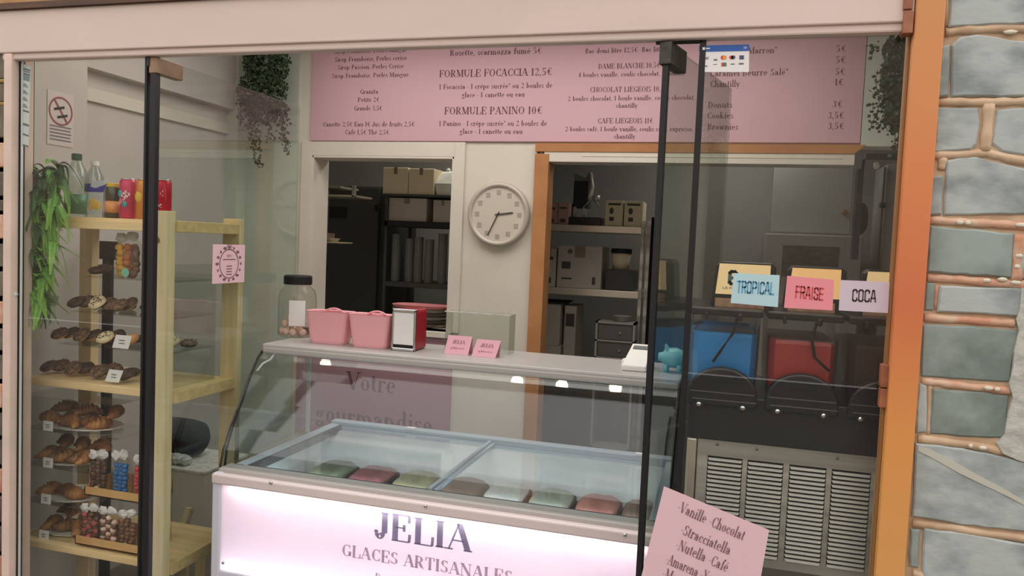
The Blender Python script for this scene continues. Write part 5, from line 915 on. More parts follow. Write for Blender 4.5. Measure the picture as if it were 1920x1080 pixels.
# cardboard trays with gift bags
def tray(px0, px1, py, Y, lb, dep=0.16, hh=0.032):
    x0, x1 = at(px0, py, Y)[0], at(px1, py, Y)[0]; z = at((px0+px1)/2, py, Y)[2]
    t = thing('cardboard_tray', lb, 'tray', ((x0+x1)/2, Y+dep/2, z), 'cardboard trays of gift bags')
    m = MB(); m.box(x0, x1, Y, Y+dep, z, z+0.004); m.out('base', 'cardboard', t)
    m = MB(); m.box(x0, x1, Y, Y+0.004, z, z+hh); m.out('front_wall', 'cardboard', t); m = MB(); m.box(x0, x1, Y+dep-0.004, Y+dep, z, z+hh+0.01); m.out('rear_wall', 'cardboard', t)
    for xx in (x0, x1-0.004): m = MB(); m.prismx([(Y, z), (Y+dep, z), (Y+dep, z+hh+0.02), (Y, z+hh)], xx, xx+0.004); m.out('side_wall', 'cardboard', t)
    return x0, x1, z+0.0045
def bag(cx, cy, z, w, h, fills, stk, lb, grp, nb=9):
    t = thing('gift_bag', lb, 'gift bag', (cx, cy, z), grp)
    m = MB(); m.loft([[(cx-w, cy-0.018, z), (cx+w, cy-0.018, z), (cx+w, cy+0.018, z), (cx-w, cy+0.018, z)], [(cx-w*1.02, cy-0.02, z+h*0.5), (cx+w*1.02, cy-0.02, z+h*0.5), (cx+w*1.02, cy+0.02, z+h*0.5), (cx-w*1.02, cy+0.02, z+h*0.5)], [(cx-w*0.8, cy-0.006, z+h*0.86), (cx+w*0.8, cy-0.006, z+h*0.86), (cx+w*0.8, cy+0.006, z+h*0.86), (cx-w*0.8, cy+0.006, z+h*0.86)]]); m.out('wrapper', 'bag_clear', t)
    for i, f in enumerate(fills):
        m = MB(); R = w*0.30
        for k in range(i, nb*2, len(fills)):
            row = k//3; m.ball((cx+(k % 3-1)*w*0.58+random.uniform(-.1, .1)*w, cy-0.006+random.uniform(-.004, .004), z+R*0.9+row*h*0.72/(nb*2/3)), R*1.15, 0.011, R*0.95, 7, 5, 0.2)
        m.out('sweets', f, t, smooth=True, kind='stuff')
    m = MB(); 
    for sx in (-1, 1): m.ball((cx+sx*w*0.5, cy-0.012, z+h*(0.93+0.03*sx*random.random())), w*0.55, 0.007, h*0.115, 9, 5, 0.38)
    m.ball((cx, cy-0.014, z+h*0.9), w*0.16, 0.006, w*0.16, 6, 4); m.out('bow', 'bow_white', t)
    if stk: m = MB(); m.lathe([(w*0.32, 0), (w*0.32, 0.0015)], (cx+w*0.05, cy-0.0205, z+w*0.36), 16, ax='y'); m.out('round_sticker', stk, t)
xa_, xb_, z = tray(158, 266, 936, 0.165, 'cardboard tray holding brown, blue and red bags, the upper one')
xs = [at(x, 900, 0.19)[0] for x in (182, 225, 252)]
m = MB(); m.box(xa_+0.01, xb_, 0.18, 0.33, z-0.016, z-0.0055); m.box(xb_-0.02, xb_-0.006, 0.32, 0.333, 0.512, z-0.0055); m.box(xa_+0.012, xa_+0.022, 0.32, 0.333, 0.512, z-0.0055); m.box(xb_-0.02, xb_-0.006, 0.18, 0.19, 0.64, z-0.0055); m.out('acrylic_riser', 'clear_acrylic', None, label='clear riser under the upper cardboard tray', cat='riser')
bag(xs[0], 0.205, z, 0.040, 0.155, ('candy_brown', 'choco'), 'sticker_cream', 'gift bag of brown sweets with a cream sticker in the upper tray', 'gift bags in the upper tray', 12)
bag(xs[1], 0.20, z, 0.034, 0.165, ('candy_blue',), 'sticker_pink', 'gift bag of bright blue sweets with a pink sticker', 'gift bags in the upper tray', 12)
bag(xs[2]+0.022, 0.21, z, 0.034, 0.155, ('candy_red',), 'sticker_cream', 'gift bag of red sweets beside the black seal', 'gift bags in the upper tray', 12)
xa_, xb_, z = tray(140, 262, 1030, 0.16, 'cardboard tray holding chocolate bags with white bows, the lower one')
for px, w, f, s, lb in ((168, 0.042, ('candy_rose', 'candy_brown'), 'sticker_pink', 'gift bag of rosy chocolates, leftmost in the lower tray'), (202, 0.038, ('candy_brown', 'marshmallow'), None, 'gift bag of brown and cream chocolates in the middle of the lower tray'), (238, 0.038, ('pastry', 'candy_brown'), 'sticker_green', 'gift bag of chocolates with a green sticker in the lower tray')):
    bag(at(px, 1000, 0.185)[0], 0.195, z, w, 0.14, f, s, lb, 'gift bags in the lower tray', 10)
bag(at(244, 500, 0.24)[0], 0.235, tA+0.001, 0.054, 0.16, ('candy_yellow', 'candy_orange', 'candy_brown'), 'sticker_green', 'gift bag of yellow and orange biscuits with a green sticker on the top clear tier', 'gift bag on the clear stand', 9)
# things behind the shelving
x0, x1, z0, z1 = rect_px(172, 452, 222, 486, 0.62)
t = thing('flat_panel_stand', 'black flat panel on a single upright behind the pastry shelves', 'stand', ((x0+x1)/2, 0.62, 0.9))
m = MB(); m.box(x0, x1, 0.61, 0.63, z0, z1); m.out('panel', 'dark_fabric', t, bevel=0.004)
x2, x3, _, _ = rect_px(193, 486, 209, 690, 0.62); m = MB(); m.box(x2, x3, 0.612, 0.632, 0.02, z0+0.01); m.out('upright', 'dark_fabric', t, bevel=0.003)
m = MB(); m.box(x2-0.12, x3+0.06, 0.55, 0.72, 0.0, 0.02); m.out('foot', 'dark_fabric', t, bevel=0.004)
Yb = 0.72; x0, x1, z0, z1 = rect_px(296, 884, 384, 1010, Yb)
x1 = min(x1, DLX-0.01)
t = thing('reflection_box', 'white box standing in for the reflected freezer front, with a pale slanted leg', 'reflection box', ((x0+x1)/2, Yb+0.14, 0))  # solid box in place of the freezer front reflected in the door glass
m = MB(); m.box(x0-0.1, x1, Yb, Yb+0.3, 0.3, z1); m.out('box', 'box_white', t, bevel=0.004)
m = MB(); m.box(x0-0.1, x1+0.004, Yb-0.01, Yb+0.31, z1, z1+0.015); m.out('lid', 'bow_white', t, bevel=0.004)
m = MB(); m.obox(((x0+x1)/2, Yb-0.016, 0.34), (0.014, 0, 0), (0, 0.01, 0), (0.055, 0, 0.15)); m.out('slanted_leg', 'pine', t)
m = MB(); m.box(x0-0.08, x0-0.05, Yb+0.02, Yb+0.05, 0, 0.3); m.box(x1-0.06, x1-0.03, Yb+0.02, Yb+0.05, 0, 0.3); m.box(x0-0.08, x0-0.05, Yb+0.25, Yb+0.28, 0, 0.3); m.box(x1-0.06, x1-0.03, Yb+0.25, Yb+0.28, 0, 0.3); m.out('underframe', 'pine', t)
ztab = z1+0.0155
m = MB(); rings = []
cc = at(345, 835, Yb+0.2)
for i, (dx, s) in enumerate(((-0.16, 0.4), (-0.14, 0.8), (-0.06, 1.0), (0.04, 1.0), (0.10, 0.9), (0.125, 0.55))): rings.append([(min(cc[0]+dx, DLX-0.02), Yb+0.18+0.085*s*math.cos(q*PI/8), ztab+0.085+0.085*s*math.sin(q*PI/8)) for q in range(16)])
m.loft(rings); m.out('rolled_black_bag', 'dark_fabric', None, smooth=True, label='rolled black bag lying on the white reflection box', cat='bag')
m = MB()
for k in range(7): m.ball((x0-0.02+0.022*k, Yb+0.04+0.01*(k % 2), ztab+0.024), 0.022, 0.03, 0.024, 8, 5, 0.3)
m.out('crumpled_plastic', 'crumpled', None, label='crumpled clear plastic bag on the white reflection box', cat='plastic bag')
# ================================================================ plants
def frond_mesh(L, seed):
    rnd = random.Random(seed); m = MB(); n = 60; pts = []
    for i in range(n+1):
        u = i/n; pts.append(np.array([0.0, L*0.42*math.sin(u*1.5)*(1-u*0.25), L*(0.10*math.sin(u*PI)-u*u*0.9)]))
    m.tube(pts[::5]+[pts[-1]], 0.0012, 4)
    for i in range(1, n):
        p = pts[i]; d = pts[i+1]-pts[i-1]; d /= np.linalg.norm(d); w = 0.0135*math.sin(PI*(i/n)**0.7)*(0.8+0.3*rnd.random())+0.004
        for s in (-1, 1):
            e = np.array([s*w, 0, 0])+d*w*0.45+np.array([0, 0, -w*0.25*rnd.random()]); a = p+e*0.45+d*0.0018; b = p+e*0.45-d*0.0018; m.add([p, a, p+e, b], [(0, 1, 2, 3)])
    return m
tf = at(72, 330, 0.11); fern = thing('hanging_fern', 'large bright green hanging fern behind the left glass', 'fern', (tf[0], 0.13, tf[2]))
protos = {}
def put_frond(L, seed, dark, loc, rot, sc=1.0):
    key = (L, seed, dark)
    if key not in protos:
        m = frond_mesh(L, seed); me = bpy.data.meshes.new('frond'); me.from_pydata(m.v, [], m.f); me.materials.append(MATS['fern_dark' if dark else 'fern_green']); protos[key] = me
    o = bpy.data.objects.new('frond', protos[key]); COL.objects.link(o); o.parent = fern; o.location = [loc[i]-ROOT[fern.name][i] for i in range(3)]; o.rotation_euler = rot; o.scale = (sc,)*3; ROOT[o.name] = np.array(loc)
for k in range(290):
    u = random.random(); py = 306+u*275; hw = 46*(1-0.5*u); px = 78-26*u+random.uniform(-hw, hw)*0.8; Y = random.uniform(0.05, 0.118); c = at(px, py, Y)
    dark = (k % 4 == 0) or u < 0.22; L = random.choice((0.09, 0.115, 0.14))
    rz = random.uniform(-2.8, 2.8); c[1] = max(c[1], 0.045+L*0.42*max(0.0, -math.cos(rz)))
    put_frond(L, k % 4, dark and random.random() < 0.8, c, (random.uniform(-0.2, 0.35) if abs(rz) > 1.3 else random.uniform(-0.2, 1.0), random.uniform(-0.2, 0.2), rz), 1.0)
m = MB(); m.lathe([(0.02, -0.06), (0.034, -0.03), (0.036, -0.01)], (tf[0], 0.09, tf[2]), 14); m.out('pot', 'brown_wood', fern)
m = MB(); m.tube([(tf[0], 0.09, tf[2]-0.01), (tf[0], 0.09, 2.9)], 0.0015, 4); m.out('cord', 'black_matte', fern)
def ivy(cxpx, topy, Y, strands, lb, nleaf, name='trailing_ivy'):
    c = at(cxpx, topy, Y); t = thing(name, lb, 'ivy', (c[0], Y, c[2])); m = MB(); st = MB()
    def leaf(p, s):
        a = random.uniform(0, 2*PI); d = np.array([math.cos(a), math.sin(a)*0.6, random.uniform(-1.0, 0.1)]); d /= np.linalg.norm(d); e = np.cross(d, (random.uniform(-.3, .3), 1, random.uniform(-.3, .3))); e /= np.linalg.norm(e)+1e-6
        m.add([p, p+d*s*0.5+e*s*0.42, p+d*s, p+d*s*0.5-e*s*0.42], [(0, 1, 2, 3)])
    for (px0, px1, y0, y1, n) in strands:
        a, b = at(px0, y0, Y+random.uniform(-.06, .03)), at(px1, y1, Y+random.uniform(-.08, .02)); pts = []
        for i in range(9): u = i/8; pts.append(a+(b-a)*u+np.array([0.012*math.sin(u*7+px0), 0.01*math.cos(u*5), 0]))
        st.tube(pts, 0.0015, 4)
        for k in range(int(n*1.7)): u = random.random(); p = a+(b-a)*u; leaf(p+np.array([random.gauss(0, .014), random.gauss(0, .015), random.gauss(0, .008)]), random.uniform(0.013, 0.024))
    for px, py, rx, ry, n in nleaf:
        for k in range(int(n*1.6)):
            an = random.uniform(0, 2*PI); r_ = math.sqrt(random.random()); p = at(px+rx*r_*math.cos(an), py+ry*r_*math.sin(an), Y+random.uniform(-.09, .03)); leaf(p, random.uniform(0.014, 0.028))
    cm = MB(); cm.tube([(c[0], Y, c[2]), (c[0], Y, 2.9)], 0.003, 6); cm.out('hanging_cord', 'black_matte', t)
    m.out('leaves', 'ivy_green', t, kind='stuff'); st.out('stems', 'ivy_stem', t, kind='stuff')
ivy(495, 95, 1.72, [(470, 484, 200, 310, 46), (478, 480, 180, 285, 36), (500, 506, 200, 262, 24), (520, 536, 190, 268, 30), (530, 541, 200, 292, 26), (455, 452, 170, 232, 26), (510, 512, 180, 235, 24), (465, 470, 190, 260, 24)], 'dark trailing ivy hanging high beside the menu board on the left', [(500, 115, 42, 45, 620), (492, 170, 46, 42, 480), (500, 205, 42, 25, 200)])
ivy(1682, 90, 1.72, [(1650, 1636, 130, 246, 34), (1662, 1650, 120, 240, 40), (1680, 1662, 150, 246, 44), (1690, 1680, 150, 292, 60), (1695, 1690, 200, 300, 40), (1640, 1632, 82, 104, 8)], 'dark trailing ivy hanging at the right end of the menu board', [(1690, 95, 32, 30, 300), (1682, 150, 28, 50, 420), (1688, 210, 26, 34, 260)])
# ================================================================ kitchen seen through the hatch
def carton(px0, py0, px1, py1, Y, dep, mt, lb, grp=None, print_=None, name='carton', tape=True, zb=None):
    x0, x1, z0, z1 = rect_px(px0, py0, px1, py1, Y); z0 = zb or z0; z1 = min(z1, z1_-0.02) if zb and zb < z1_-0.05 else z1; t = thing(name, lb, 'box', ((x0+x1)/2, Y+dep/2, z0), grp)
    m = MB(); m.box(x0, x1, Y, Y+dep, z0, z1); m.out('body', mt, t, bevel=0.004)
    if tape:
        m = MB(); w = (x1-x0)*0.07; cx = (x0+x1)/2; m.box(cx-w, cx+w, Y-0.0015, Y+dep*0.8, z1-0.001, z1+0.0012); m.box(cx-w, cx+w, Y-0.0015, Y+0.001, z1-(z1-z0)*0.25, z1+0.001); m.out('tape', 'carton_tape', t)
    if print_: m = MB(); print_(m, x0, x1, z0, z1, Y-0.0015); m.out('print', 'dark_grey', t)
    return t
KY = 2.62
def shelfpx(name_t, px0, px1, py, Y, dep, th, mt, par):
    x0, x1 = at(px0, py, Y)[0], at(px1, py, Y)[0]; z = at((px0+px1)/2, py, Y)[2]; m = MB(); m.box(x0, x1, Y, Y+dep, z-th, z+th); m.out(name_t, mt, par, bevel=0.002); return z+th
kx0, kx1 = at(720, 450, KY)[0], at(862, 450, KY)[0]
t = thing('kitchen_rack', 'dark storage rack seen through the serving hatch', 'rack', ((kx0+kx1)/2, KY+0.2, 0))
z1_ = shelfpx('shelf', 716, 862, 367, KY, 0.42, 0.008, 'dark_grey', t); z2_ = shelfpx('shelf', 720, 862, 421, KY, 0.42, 0.018, 'dark_fabric', t); z3_ = shelfpx('shelf', 722, 862, 536, KY, 0.42, 0.016, 'dark_grey', t)
for x in (kx0, kx1-0.02):
    for y in (KY, KY+0.4): m = MB(); m.box(x, x+0.02, y, y+0.02, 0, z1_-0.01); m.out('upright', 'dark_grey', t)
carton(718, 314, 765, 364, KY+0.02, 0.3, 'carton_cream', 'cream carton, left one of the pair on the kitchen rack top', 'cream cartons on the kitchen rack', zb=z1_+0.001); carton(766, 316, 813, 365, KY+0.02, 0.3, 'carton_cream', 'cream carton, right one of the pair on the kitchen rack top', 'cream cartons on the kitchen rack', zb=z1_+0.001)
x0, x1, z0, z1 = rect_px(818, 322, 852, 369, KY+0.05); t = thing('plastic_sack', 'pale plastic sack beside the cream cartons on the kitchen rack', 'sack', ((x0+x1)/2, KY+0.12, z1_)); m = MB(); m.loft([[(x0, KY+.05, z1_), (x1, KY+.05, z1_), (x1, KY+.2, z1_), (x0, KY+.2, z1_)], [(x0-.01, KY+.04, (z1_+z1)/2), (x1+.01, KY+.04, (z1_+z1)/2), (x1+.01, KY+.21, (z1_+z1)/2), (x0-.01, KY+.21, (z1_+z1)/2)], [(x0+.02, KY+.08, z1), (x1-.02, KY+.08, z1+.01), (x1-.02, KY+.16, z1), (x0+.02, KY+.16, z1)]]); m.out('sack_body', 'bag_white', t, bevel=0.01); m = MB(); m.ball(((x0+x1)/2, KY+0.1, z1+0.01), 0.02, 0.02, 0.02, 8, 5, .3); m.out('knot', 'bag_white', t)
carton(726, 371, 800, 408, KY+0.02, 0.3, 'carton', 'wide grey carton under the cream ones on the kitchen rack', 'grey cartons on the kitchen rack', zb=z2_+0.001); carton(812, 375, 848, 410, KY+0.02, 0.3, 'carton', 'small grey carton at the right end of the kitchen rack', 'grey cartons on the kitchen rack', zb=z2_+0.001)
for k, (px, top) in enumerate(((741, 440), (766, 450), (783, 446), (803, 452), (828, 440))):
    c = at(px, 528, KY+0.1); zt2 = at(px, top, KY+0.1)[2]; m = MB(); z = z3_+0.001; prof = []
    while z < zt2: prof += [(0.030, z), (0.033, z+0.012), (0.030, z+0.0125)]; z += 0.014
    m.lathe(prof, (c[0], KY+0.1, 0), 12); m.out('cup_stack', 'cup_grey', None, label='tall stack of grey paper cups, %s from the left on the kitchen rack' % ORD[k], cat='cup stack', group='cup stacks on the kitchen rack')
# dark fridge door in the kitchen
FYk = 2.85; x0, x1, z0, z1 = rect_px(612, 348, 716, 640, FYk)
t = thing('kitchen_fridge', 'tall dark grey fridge seen through the serving hatch', 'fridge', ((x0+x1)/2, FYk+0.3, 0))
m = MB(); m.box(x0, x1, FYk+0.04, FYk+0.6, 0, z1); m.out('body', 'dark_grey', t, bevel=0.006)
m = MB(); m.box(x0+0.005, x1-0.04, FYk, FYk+0.036, 0.1, z1-0.01); dd = m.out('door', 'dark_grey', t, bevel=0.006)
a, b, c, d = rect_px(618, 388, 651, 409, FYk); m = MB(); m.box(a, b, FYk-0.004, FYk+0.001, c, d); m.out('display', 'black_matte', dd)
a, b, c, d = rect_px(704, 384, 709, 396, FYk); m = MB(); m.box(a, b, FYk-0.02, FYk+0.001, c, d); m.out('handle', 'black_matte', dd)
# wall shelves on the left of the hatch
x0, x1 = at(592, 455, 2.35)[0], at(634, 455, 2.35)[0]; zz_ = at(610, 453, 2.35)[2]
t = thing('small_wall_shelf', 'short white shelf at the left of the kitchen', 'shelf', ((x0+x1)/2-.1, 2.4, zz_)); m = MB(); m.box(x0-0.45, x1, 2.35, 2.55, zz_-0.008, zz_); m.out('board', 'carton_cream', t, bevel=0.002); m = MB(); m.box(x0-0.45, x0-0.4, 2.53, 2.56, zz_-0.2, zz_-0.008); m.out('bracket', 'dark_grey', t)
carton(588, 436, 611, 451.5, 2.36, 0.12, 'carton_pink', 'small pinkish carton on the short white kitchen shelf', tape=False); 
m = MB(); c = at(622, 451, 2.4); m.lathe([(0.03, 0), (0.045, 0.02), (0.043, 0.022), (0.01, 0.004)], (c[0], 2.42, zz_+0.001), 16); m.out('small_bowl', 'carton_cream', None, label='small pale bowl at the end of the short white kitchen shelf', cat='bowl')
x0, x1 = at(594, 355, 2.3)[0], at(665, 362, 2.3)[0]; za = at(620, 350, 2.3)[2]
t = thing('metal_wall_shelf', 'shiny metal shelf high at the left of the kitchen', 'shelf', ((x0+x1)/2, 2.4, za-0.06))
for dz, mt in ((0, 'steel'), (-0.055, 'steel_light')): m = MB(); m.box(x0-0.4, x1-(0.1 if dz == 0 else 0), 2.3, 2.55, za+dz-0.008, za+dz+0.006); m.out('shelf_plate', mt, t, bevel=0.003)
m = MB(); m.box(x1-0.02, x1, 2.3, 2.32, za-0.06, za+0.01); m.box(x0-0.4, x0-0.38, 2.3, 2.55, za-0.06, za+0.3); m.out('bracket', 'steel', t)
# stacked trays on the sill
c = at(790, 600, 2.1); zs = 1.2005
for k in range(6):
    z = zs+k*0.021; rx, ry = 0.168+0.002*k, 0.10; n = 24
    m = MB(); m.loft([[(c[0]+rx*s*abs(math.cos(2*PI*a/n))**0.7*(1 if math.cos(2*PI*a/n) > 0 else -1), 2.1+ry*s*abs(math.sin(2*PI*a/n))**0.7*(1 if math.sin(2*PI*a/n) > 0 else -1), z+dz) for a in range(n)] for s, dz in ((0.88, 0), (0.93, 0.004), (1, 0.018), (1.01, 0.0205), (0.97, 0.0205), (0.88, 0.006))])
    m.out('oval_tray', 'bowl_pink' if k == 5 else ('bowl_grey', 'bowl_stripe')[k % 2], None, label=('pink oval tray on top of the stack in the serving hatch' if k == 5 else '%s oval tray, %s from the bottom of the stack in the serving hatch' % (('grey', 'dark')[k % 2], ORD[k])), cat='tray', group='stacked oval trays')
# ================================================================ store room through the wide doorway
SYk = 2.6; sx_0, sx_1 = at(1016, 500, SYk)[0]-0.12, at(1216, 500, SYk)[0]
t = thing('metal_shelving', 'grey metal shelving in the store room behind the orange doorway', 'shelving', ((sx_0+sx_1)/2, SYk+0.2, 0))
zs_ = []
for py in (428, 548): 
    z = at(1110, py+1, SYk)[2]; m = MB(); m.box(sx_0, sx_1-0.03, SYk, SYk+0.4, z-0.021, z+0.021); m.out('shelf', 'steel_light', t, bevel=0.002); zs_.append(z+0.0215)
m = MB(); m.box(sx_0, sx_1-0.03, SYk, SYk+0.4, 0.88, 0.92); m.out('shelf', 'steel_light', t)
for a, y in ((sx_1-0.055, SYk-0.006), (sx_1-0.02, SYk-0.006)): m = MB(); m.box(a, a+0.022, y, y+0.03, 0, at(1208, 414, SYk)[2]); m.out('upright', 'steel', t, bevel=0.002)
m = MB(); m.box(sx_1-0.03, sx_1, SYk+0.38, SYk+0.4, 0, 1.95); m.out('upright', 'steel', t); m = MB(); m.box(sx_0, sx_0+0.03, SYk+0.38, SYk+0.4, 0, 1.95); m.out('upright', 'steel', t)
def marks(n): 
    def f(m, x0, x1, z0, z1, y):
        w, h = x1-x0, z1-z0
        if n == 0: write(m, '870', (x0+w*0.2, y, z1-h*0.2), (1, 0, 0), (0, 0, 1), h*0.12, w*0.28, 'c', wt=1.6); m.box(x0+w*0.1, x0+w*0.3, y, y+0.001, z0+h*0.45, z0+h*0.62); m.box(x0+w*0.1, x0+w*0.34, y, y+0.001, z0+h*0.2, z0+h*0.24); m.box(x0+w*0.8, x0+w*0.87, y, y+0.001, z0+h*0.1, z0+h*0.28)
        elif n == 1:
            m.ball((x0+w*0.35, y, z0+h*0.6), w*0.12, 0.001, h*0.13, 8, 5); m.box(x0+w*0.24, x0+w*0.5, y, y+0.001, z0+h*0.2, z0+h*0.36); m.box(x0+w*0.15, x0+w*0.85, y, y+0.001, z0+h*0.82, z0+h*0.9)
        else: m.box(x0+w*0.2, x0+w*0.7, y, y+0.001, z0+h*0.1, z0+h*0.25); m.box(x0+w*0.15, x0+w*0.8, y, y+0.001, z0+h*0.7, z0+h*0.78)
    return f
def carton2(px0, px1, pyt, zb, Y, dep, mt, lb, grp=None, pr=None, tape=True):
    x0, x1 = at(px0, 480, Y)[0], at(px1, 480, Y)[0]; z1 = at((px0+px1)/2, pyt, Y)[2]; t = thing('carton', lb, 'box', ((x0+x1)/2, Y+dep/2, zb), grp)
    m = MB(); m.box(x0, x1, Y, Y+dep, zb, z1); m.out('body', mt, t, bevel=0.003)
    if tape: m = MB(); cx = (x0+x1)/2; w = (x1-x0)*0.12; m.box(cx-w, cx+w, Y-0.0012, Y+0.001, z1-(z1-zb)*0.28, z1+0.001); m.box(cx-w, cx+w, Y-0.001, Y+dep*0.8, z1-0.001, z1+0.0012); m.out('tape', 'carton_tape', t)
    if pr is not None: m = MB(); marks(pr)(m, x0, x1, zb, z1, Y-0.0018); m.out('print', 'dark_grey', t)
    return z1
YS = SYk+0.03
carton2(1021, 1042, 380, zs_[0], YS, 0.2, 'carton_pink', 'narrow pinkish carton at the left of the top metal shelf', 'store room cartons', 2, False); carton2(1043, 1063, 379, zs_[0], YS, 0.2, 'carton_pink', 'pinkish carton left of the black coffee machine', 'store room cartons', 2, False)
carton2(1131, 1164, 376, zs_[0], YS, 0.2, 'carton_cream', 'cream carton with a black figure, left one of the pair', 'store room cartons', 1, False); carton2(1166, 1201, 377, zs_[0], YS, 0.2, 'carton_cream', 'cream carton with a black figure, right one of the pair', 'store room cartons', 1, False)
carton2(1016, 1043, 465, zs_[1], YS, 0.25, 'carton', 'grey carton at the left end of the second metal shelf', 'store room cartons', 2); carton2(1046, 1129, 461, zs_[1], YS, 0.3, 'carton', 'large grey carton printed 870 on the second metal shelf', 'store room cartons', 0)
zc2 = carton2(1139, 1192, 506, zs_[1], YS, 0.2, 'dark_grey', 'dark carton under the white bucket', 'store room cartons', None, False)
c = at(1164, 500, YS+0.1); t = thing('white_bucket', 'grey white bucket with a black lid on the second metal shelf', 'bucket', (c[0], YS+0.1, zc2+0.001)); m = MB(); m.lathe([(0.05, 0), (0.062, 0.10)], (c[0], YS+0.1, zc2+0.001), 18); m.out('tub', 'carton_cream', t, smooth=True); m = MB(); m.lathe([(0.066, 0.10), (0.066, 0.125), (0.06, 0.13)], (c[0], YS+0.1, zc2+0.001), 18); m.out('lid', 'black_matte', t)
x0, x1 = at(1067, 400, YS)[0], at(1127, 400, YS)[0]; zb_ = zs_[0]
t = thing('coffee_machine', 'black and metal machine with a bent arm on the top metal shelf', 'machine', ((x0+x1)/2, YS+0.12, zb_))
m = MB(); m.box(x0, x1, YS, YS+0.2, zb_, zb_+0.05); m.out('base', 'black_plastic', t, bevel=0.004)
m = MB(); m.box(x0+0.005, x0+0.10, YS+0.08, YS+0.2, zb_+0.11, zb_+0.28); m.out('tank', 'black_plastic', t, bevel=0.006)
m = MB(); m.prism([(x0+0.005, zb_+0.28), (x0+0.10, zb_+0.275), (x0+0.115, zb_+0.33), (x0+0.10, zb_+0.345), (x0+0.08, zb_+0.30), (x0+0.005, zb_+0.33)], YS+0.09, YS+0.19); m.out('hood', 'cup_grey', t)
m = MB(); m.tube([(x0+0.11, YS+0.06, zb_+0.33), (x0+0.13, YS+0.05, zb_+0.24), (x0+0.12, YS+0.04, zb_+0.17), (x0+0.09, YS+0.04, zb_+0.11)], 0.014, 8); m.tube([(x0+0.15, YS+0.04, zb_+0.19), (x0+0.18, YS+0.04, zb_+0.12)], 0.006, 6); m.out('arm', 'steel', t, smooth=True)
m = MB(); m.lathe([(0.02, 0.15), (0.024, 0.19)], (x0+0.16, YS+0.05, zb_), 12); m.out('cup_head', 'steel', t, smooth=True)
for q in (0.01, 0.07): m = MB(); m.box(x0+q, x0+q+0.02, YS+0.08, YS+0.1, zb_+0.05, zb_+0.12); m.out('column', 'steel', t)
t = thing('stacked_crates', 'tall grey carton stack below the second metal shelf', 'box', (-1.1, YS+0.2, 0.92)); x0, x1 = at(1016, 600, YS)[0], at(1052, 600, YS)[0]; m = MB(); m.box(x0-.05, x1, YS+0.02, YS+0.3, 0.921, 1.07); m.out('lower_carton', 'carton', t, bevel=.003); m = MB(); m.box(x0-.05, x1-0.01, YS+0.02, YS+0.3, 1.071, 1.34); m.out('upper_carton', 'carton', t, bevel=.003); m = MB(); m.box(x0-.05, x1+.01, YS+0.01, YS+0.3, 1.34, 1.35); m.out('lid', 'black_matte', t)
x0, x1 = at(1058, 600, YS+.05)[0], at(1080, 600, YS+.05)[0]; m = MB(); m.box(x0, x1, YS+.05, YS+.3, 0.921, 1.33); o = m.out('tall_carton', 'carton', None, bevel=.004, label='tall thin grey carton beside the carton stack in the store room', cat='box'); m = MB(); m.box(x0+.01, x1-.01, YS+.047, YS+.05, 1.2, 1.28); m.out('print', 'dark_grey', o)
# drawer unit
DY = 2.45; x0, x1, z0, z1 = rect_px(1115, 604, 1189, 700, DY)
t = thing('drawer_unit', 'grey plastic drawer unit below the metal shelves', 'drawers', ((x0+x1)/2, DY+0.06, 0)); th = 0.012
m = MB(); m.box(x0, x1, DY, DY+0.13, z1-th, z1); m.box(x0, x0+th, DY, DY+0.13, 0.0, z1); m.box(x1-th, x1, DY, DY+0.13, 0.0, z1); pit = (z1-th-0.95)/2
zz2 = [at(1150, y, DY)[2] for y in (640, 672, 710)]
for z in zz2: m.box(x0, x1, DY, DY+0.13, z-0.005, z+0.005)
m.box(x0, x1, DY, DY+0.13, 0.5, 0.51); m.out('frame', 'drawer_grey', t)
zt3 = z1-th
for z in zz2:
    mm = MB(); mm.box(x0+th+.002, x1-th-.002, DY+0.01, DY+0.12, z+0.007, zt3-0.002); dr = mm.out('drawer', 'drawer_dark', t, bevel=0.003); mm = MB(); mm.lathe([(0.008, 0), (0.006, 0.012)], ((x0+x1)/2+.03, DY+0.01, (z+zt3)/2), 8, ax='y'); mm.out('knob', 'drawer_grey', dr); zt3 = z-0.005
m = MB(); m.lathe([(0.03, 0), (0.055, 0.035), (0.05, 0.035)], ((x0+x1)/2+0.03, DY+0.06, z1+0.001), 16); m.out('grey_bowl', 'drawer_grey', None, label='grey bowl on top of the drawer unit', cat='bowl')
# black curtain column, panels and doors in the store room
x0, x1 = at(1217, 500, 2.5)[0], at(1236, 500, 2.5)[0]
m = MB(); n = 14; m.loft([[(x0+(x1-x0)*k/n, 2.5+0.01*math.sin(k*1.7), z) for k in range(n+1)]+[(x0+(x1-x0)*k/n, 2.53+0.01*math.sin(k*1.7), z) for k in range(n, -1, -1)] for z in (0.0, 1.9)]); m.out('black_curtain', 'black_matte', None, label='narrow black curtain beside the metal shelving', cat='curtain')
PYk = 3.0
def panelpx(name, px0, py0, px1, py1, Y, d, mt, par): x0, x1, z0, z1 = rect_px(px0, py0, px1, py1, Y); mm = MB(); mm.box(x0, x1, Y, Y+d, z0, z1); return mm.out(name, mt, par, bevel=0.004)
x0, x1, z0, z1 = rect_px(1424, 440, 1606, 800, PYk)
t = thing('store_cabinet', 'grey cabinet with a faded notice below the store room panel', 'cabinet', ((x0+x1)/2, PYk+0.2, 0)); m = MB(); m.box(x0, x1, PYk, PYk+0.5, 0, z1); m.out('body', 'room_panel', t, bevel=.006); nb = panelpx('notice', 1466, 461, 1572, 520, PYk-0.004, 0.004, 'notice_brown', t)
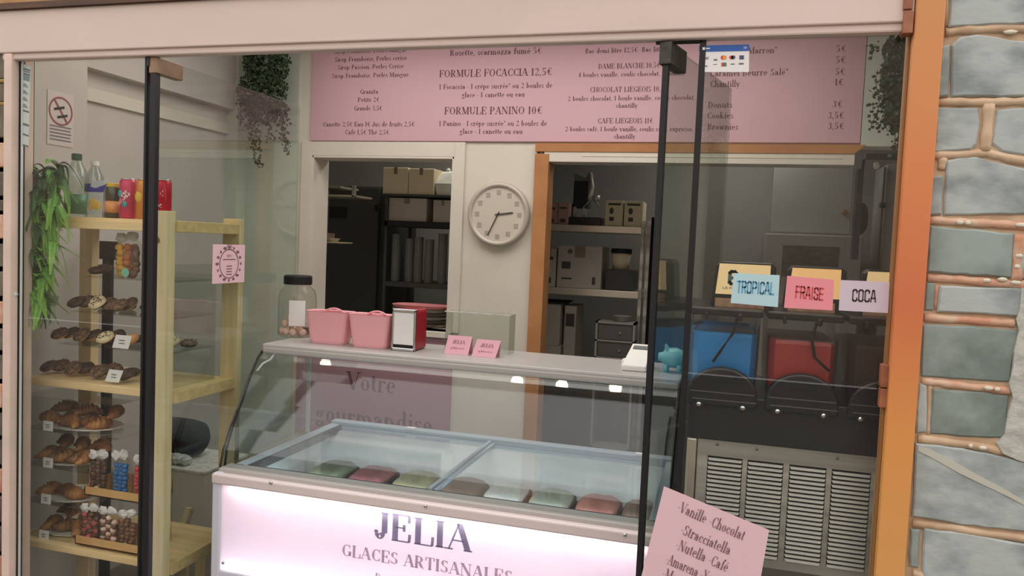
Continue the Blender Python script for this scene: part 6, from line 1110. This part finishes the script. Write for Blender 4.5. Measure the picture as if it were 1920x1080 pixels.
x0, x1, z0, z1 = rect_px(1449, 308, 1598, 437, PYk+.1); t = thing('wall_panel', 'large plain grey wall panel in the store room', 'panel', ((x0+x1)/2, PYk+.1, z0)); m = MB(); m.box(x0, x1, PYk+.1, PYk+.14, z0, z1); m.out('board', 'room_panel', t, bevel=.004); c = at(1583, 398, PYk+.1); m = MB(); m.lathe([(0.018, 0), (0.016, .012), (0.006, 0.014)], c, 14, ax='y'); m.out('ring_pull', 'knot', t)
x0, x1, z0, z1 = rect_px(1650, 308, 1720, 700, PYk+.1); t = thing('grey_locker', 'pale grey locker at the far right of the store room', 'locker', ((x0+x1)/2, PYk+.3, 0)); m = MB(); m.box(x0, x1, PYk+.1, PYk+.5, 0, z1); m.out('body', 'room_panel', t, bevel=.006); m = MB(); a = at(1652, 400, PYk+.09)[0]; m.box(a, a+.012, PYk+.085, PYk+.1, 0.6, z1-.02); m.out('door_edge', 'dark_grey', t); c = at(1653, 385, PYk+.08); m = MB(); m.lathe([(0.012, 0), (0.02, .02), (.01, .03)], c, 10, ax='y'); m.out('handle', 'black_matte', t)
x0, x1, z0, z1 = rect_px(1624, 288, 1700, 297, 2.2); m = MB(); m.box(x0, x1+.1, 2.2, 2.26, z0, z1); t = m.out('ceiling_rail', 'dark_grey', None, label='dark rail across the top right of the store room', cat='rail')
c = at(1643, 310, 2.19); m = MB(); m.ball(c, 0.016, 0.012, 0.02, 8, 6, .25); o = m.out('plug', 'paper_white', None, label='small white fitting hanging from the dark rail', cat='fitting'); m = MB(); m.tube([(c[0]+.006, 2.19, c[2]-.01), (c[0]+.012, 2.19, c[2]-.25)], 0.0025, 5); m.out('cord', 'bow_white', o)
c = at(1612, 410, 2.3); t = thing('black_backpack', 'black bag hanging on a strap in the store room', 'bag', (c[0], 2.3, c[2]-.1)); m = MB(); m.ball((c[0]+.005, 2.32, c[2]), 0.042, 0.04, 0.085, 12, 8, 0.08); m.out('bag_body', 'dark_fabric', t, smooth=True); m = MB(); m.tube([(c[0]-.012, 2.3, c[2]+.06), (c[0]-.005, 2.3, c[2]+.2), (c[0]+.0, 2.3, c[2]+.31)], 0.008, 6); m.out('strap', 'black_matte', t)
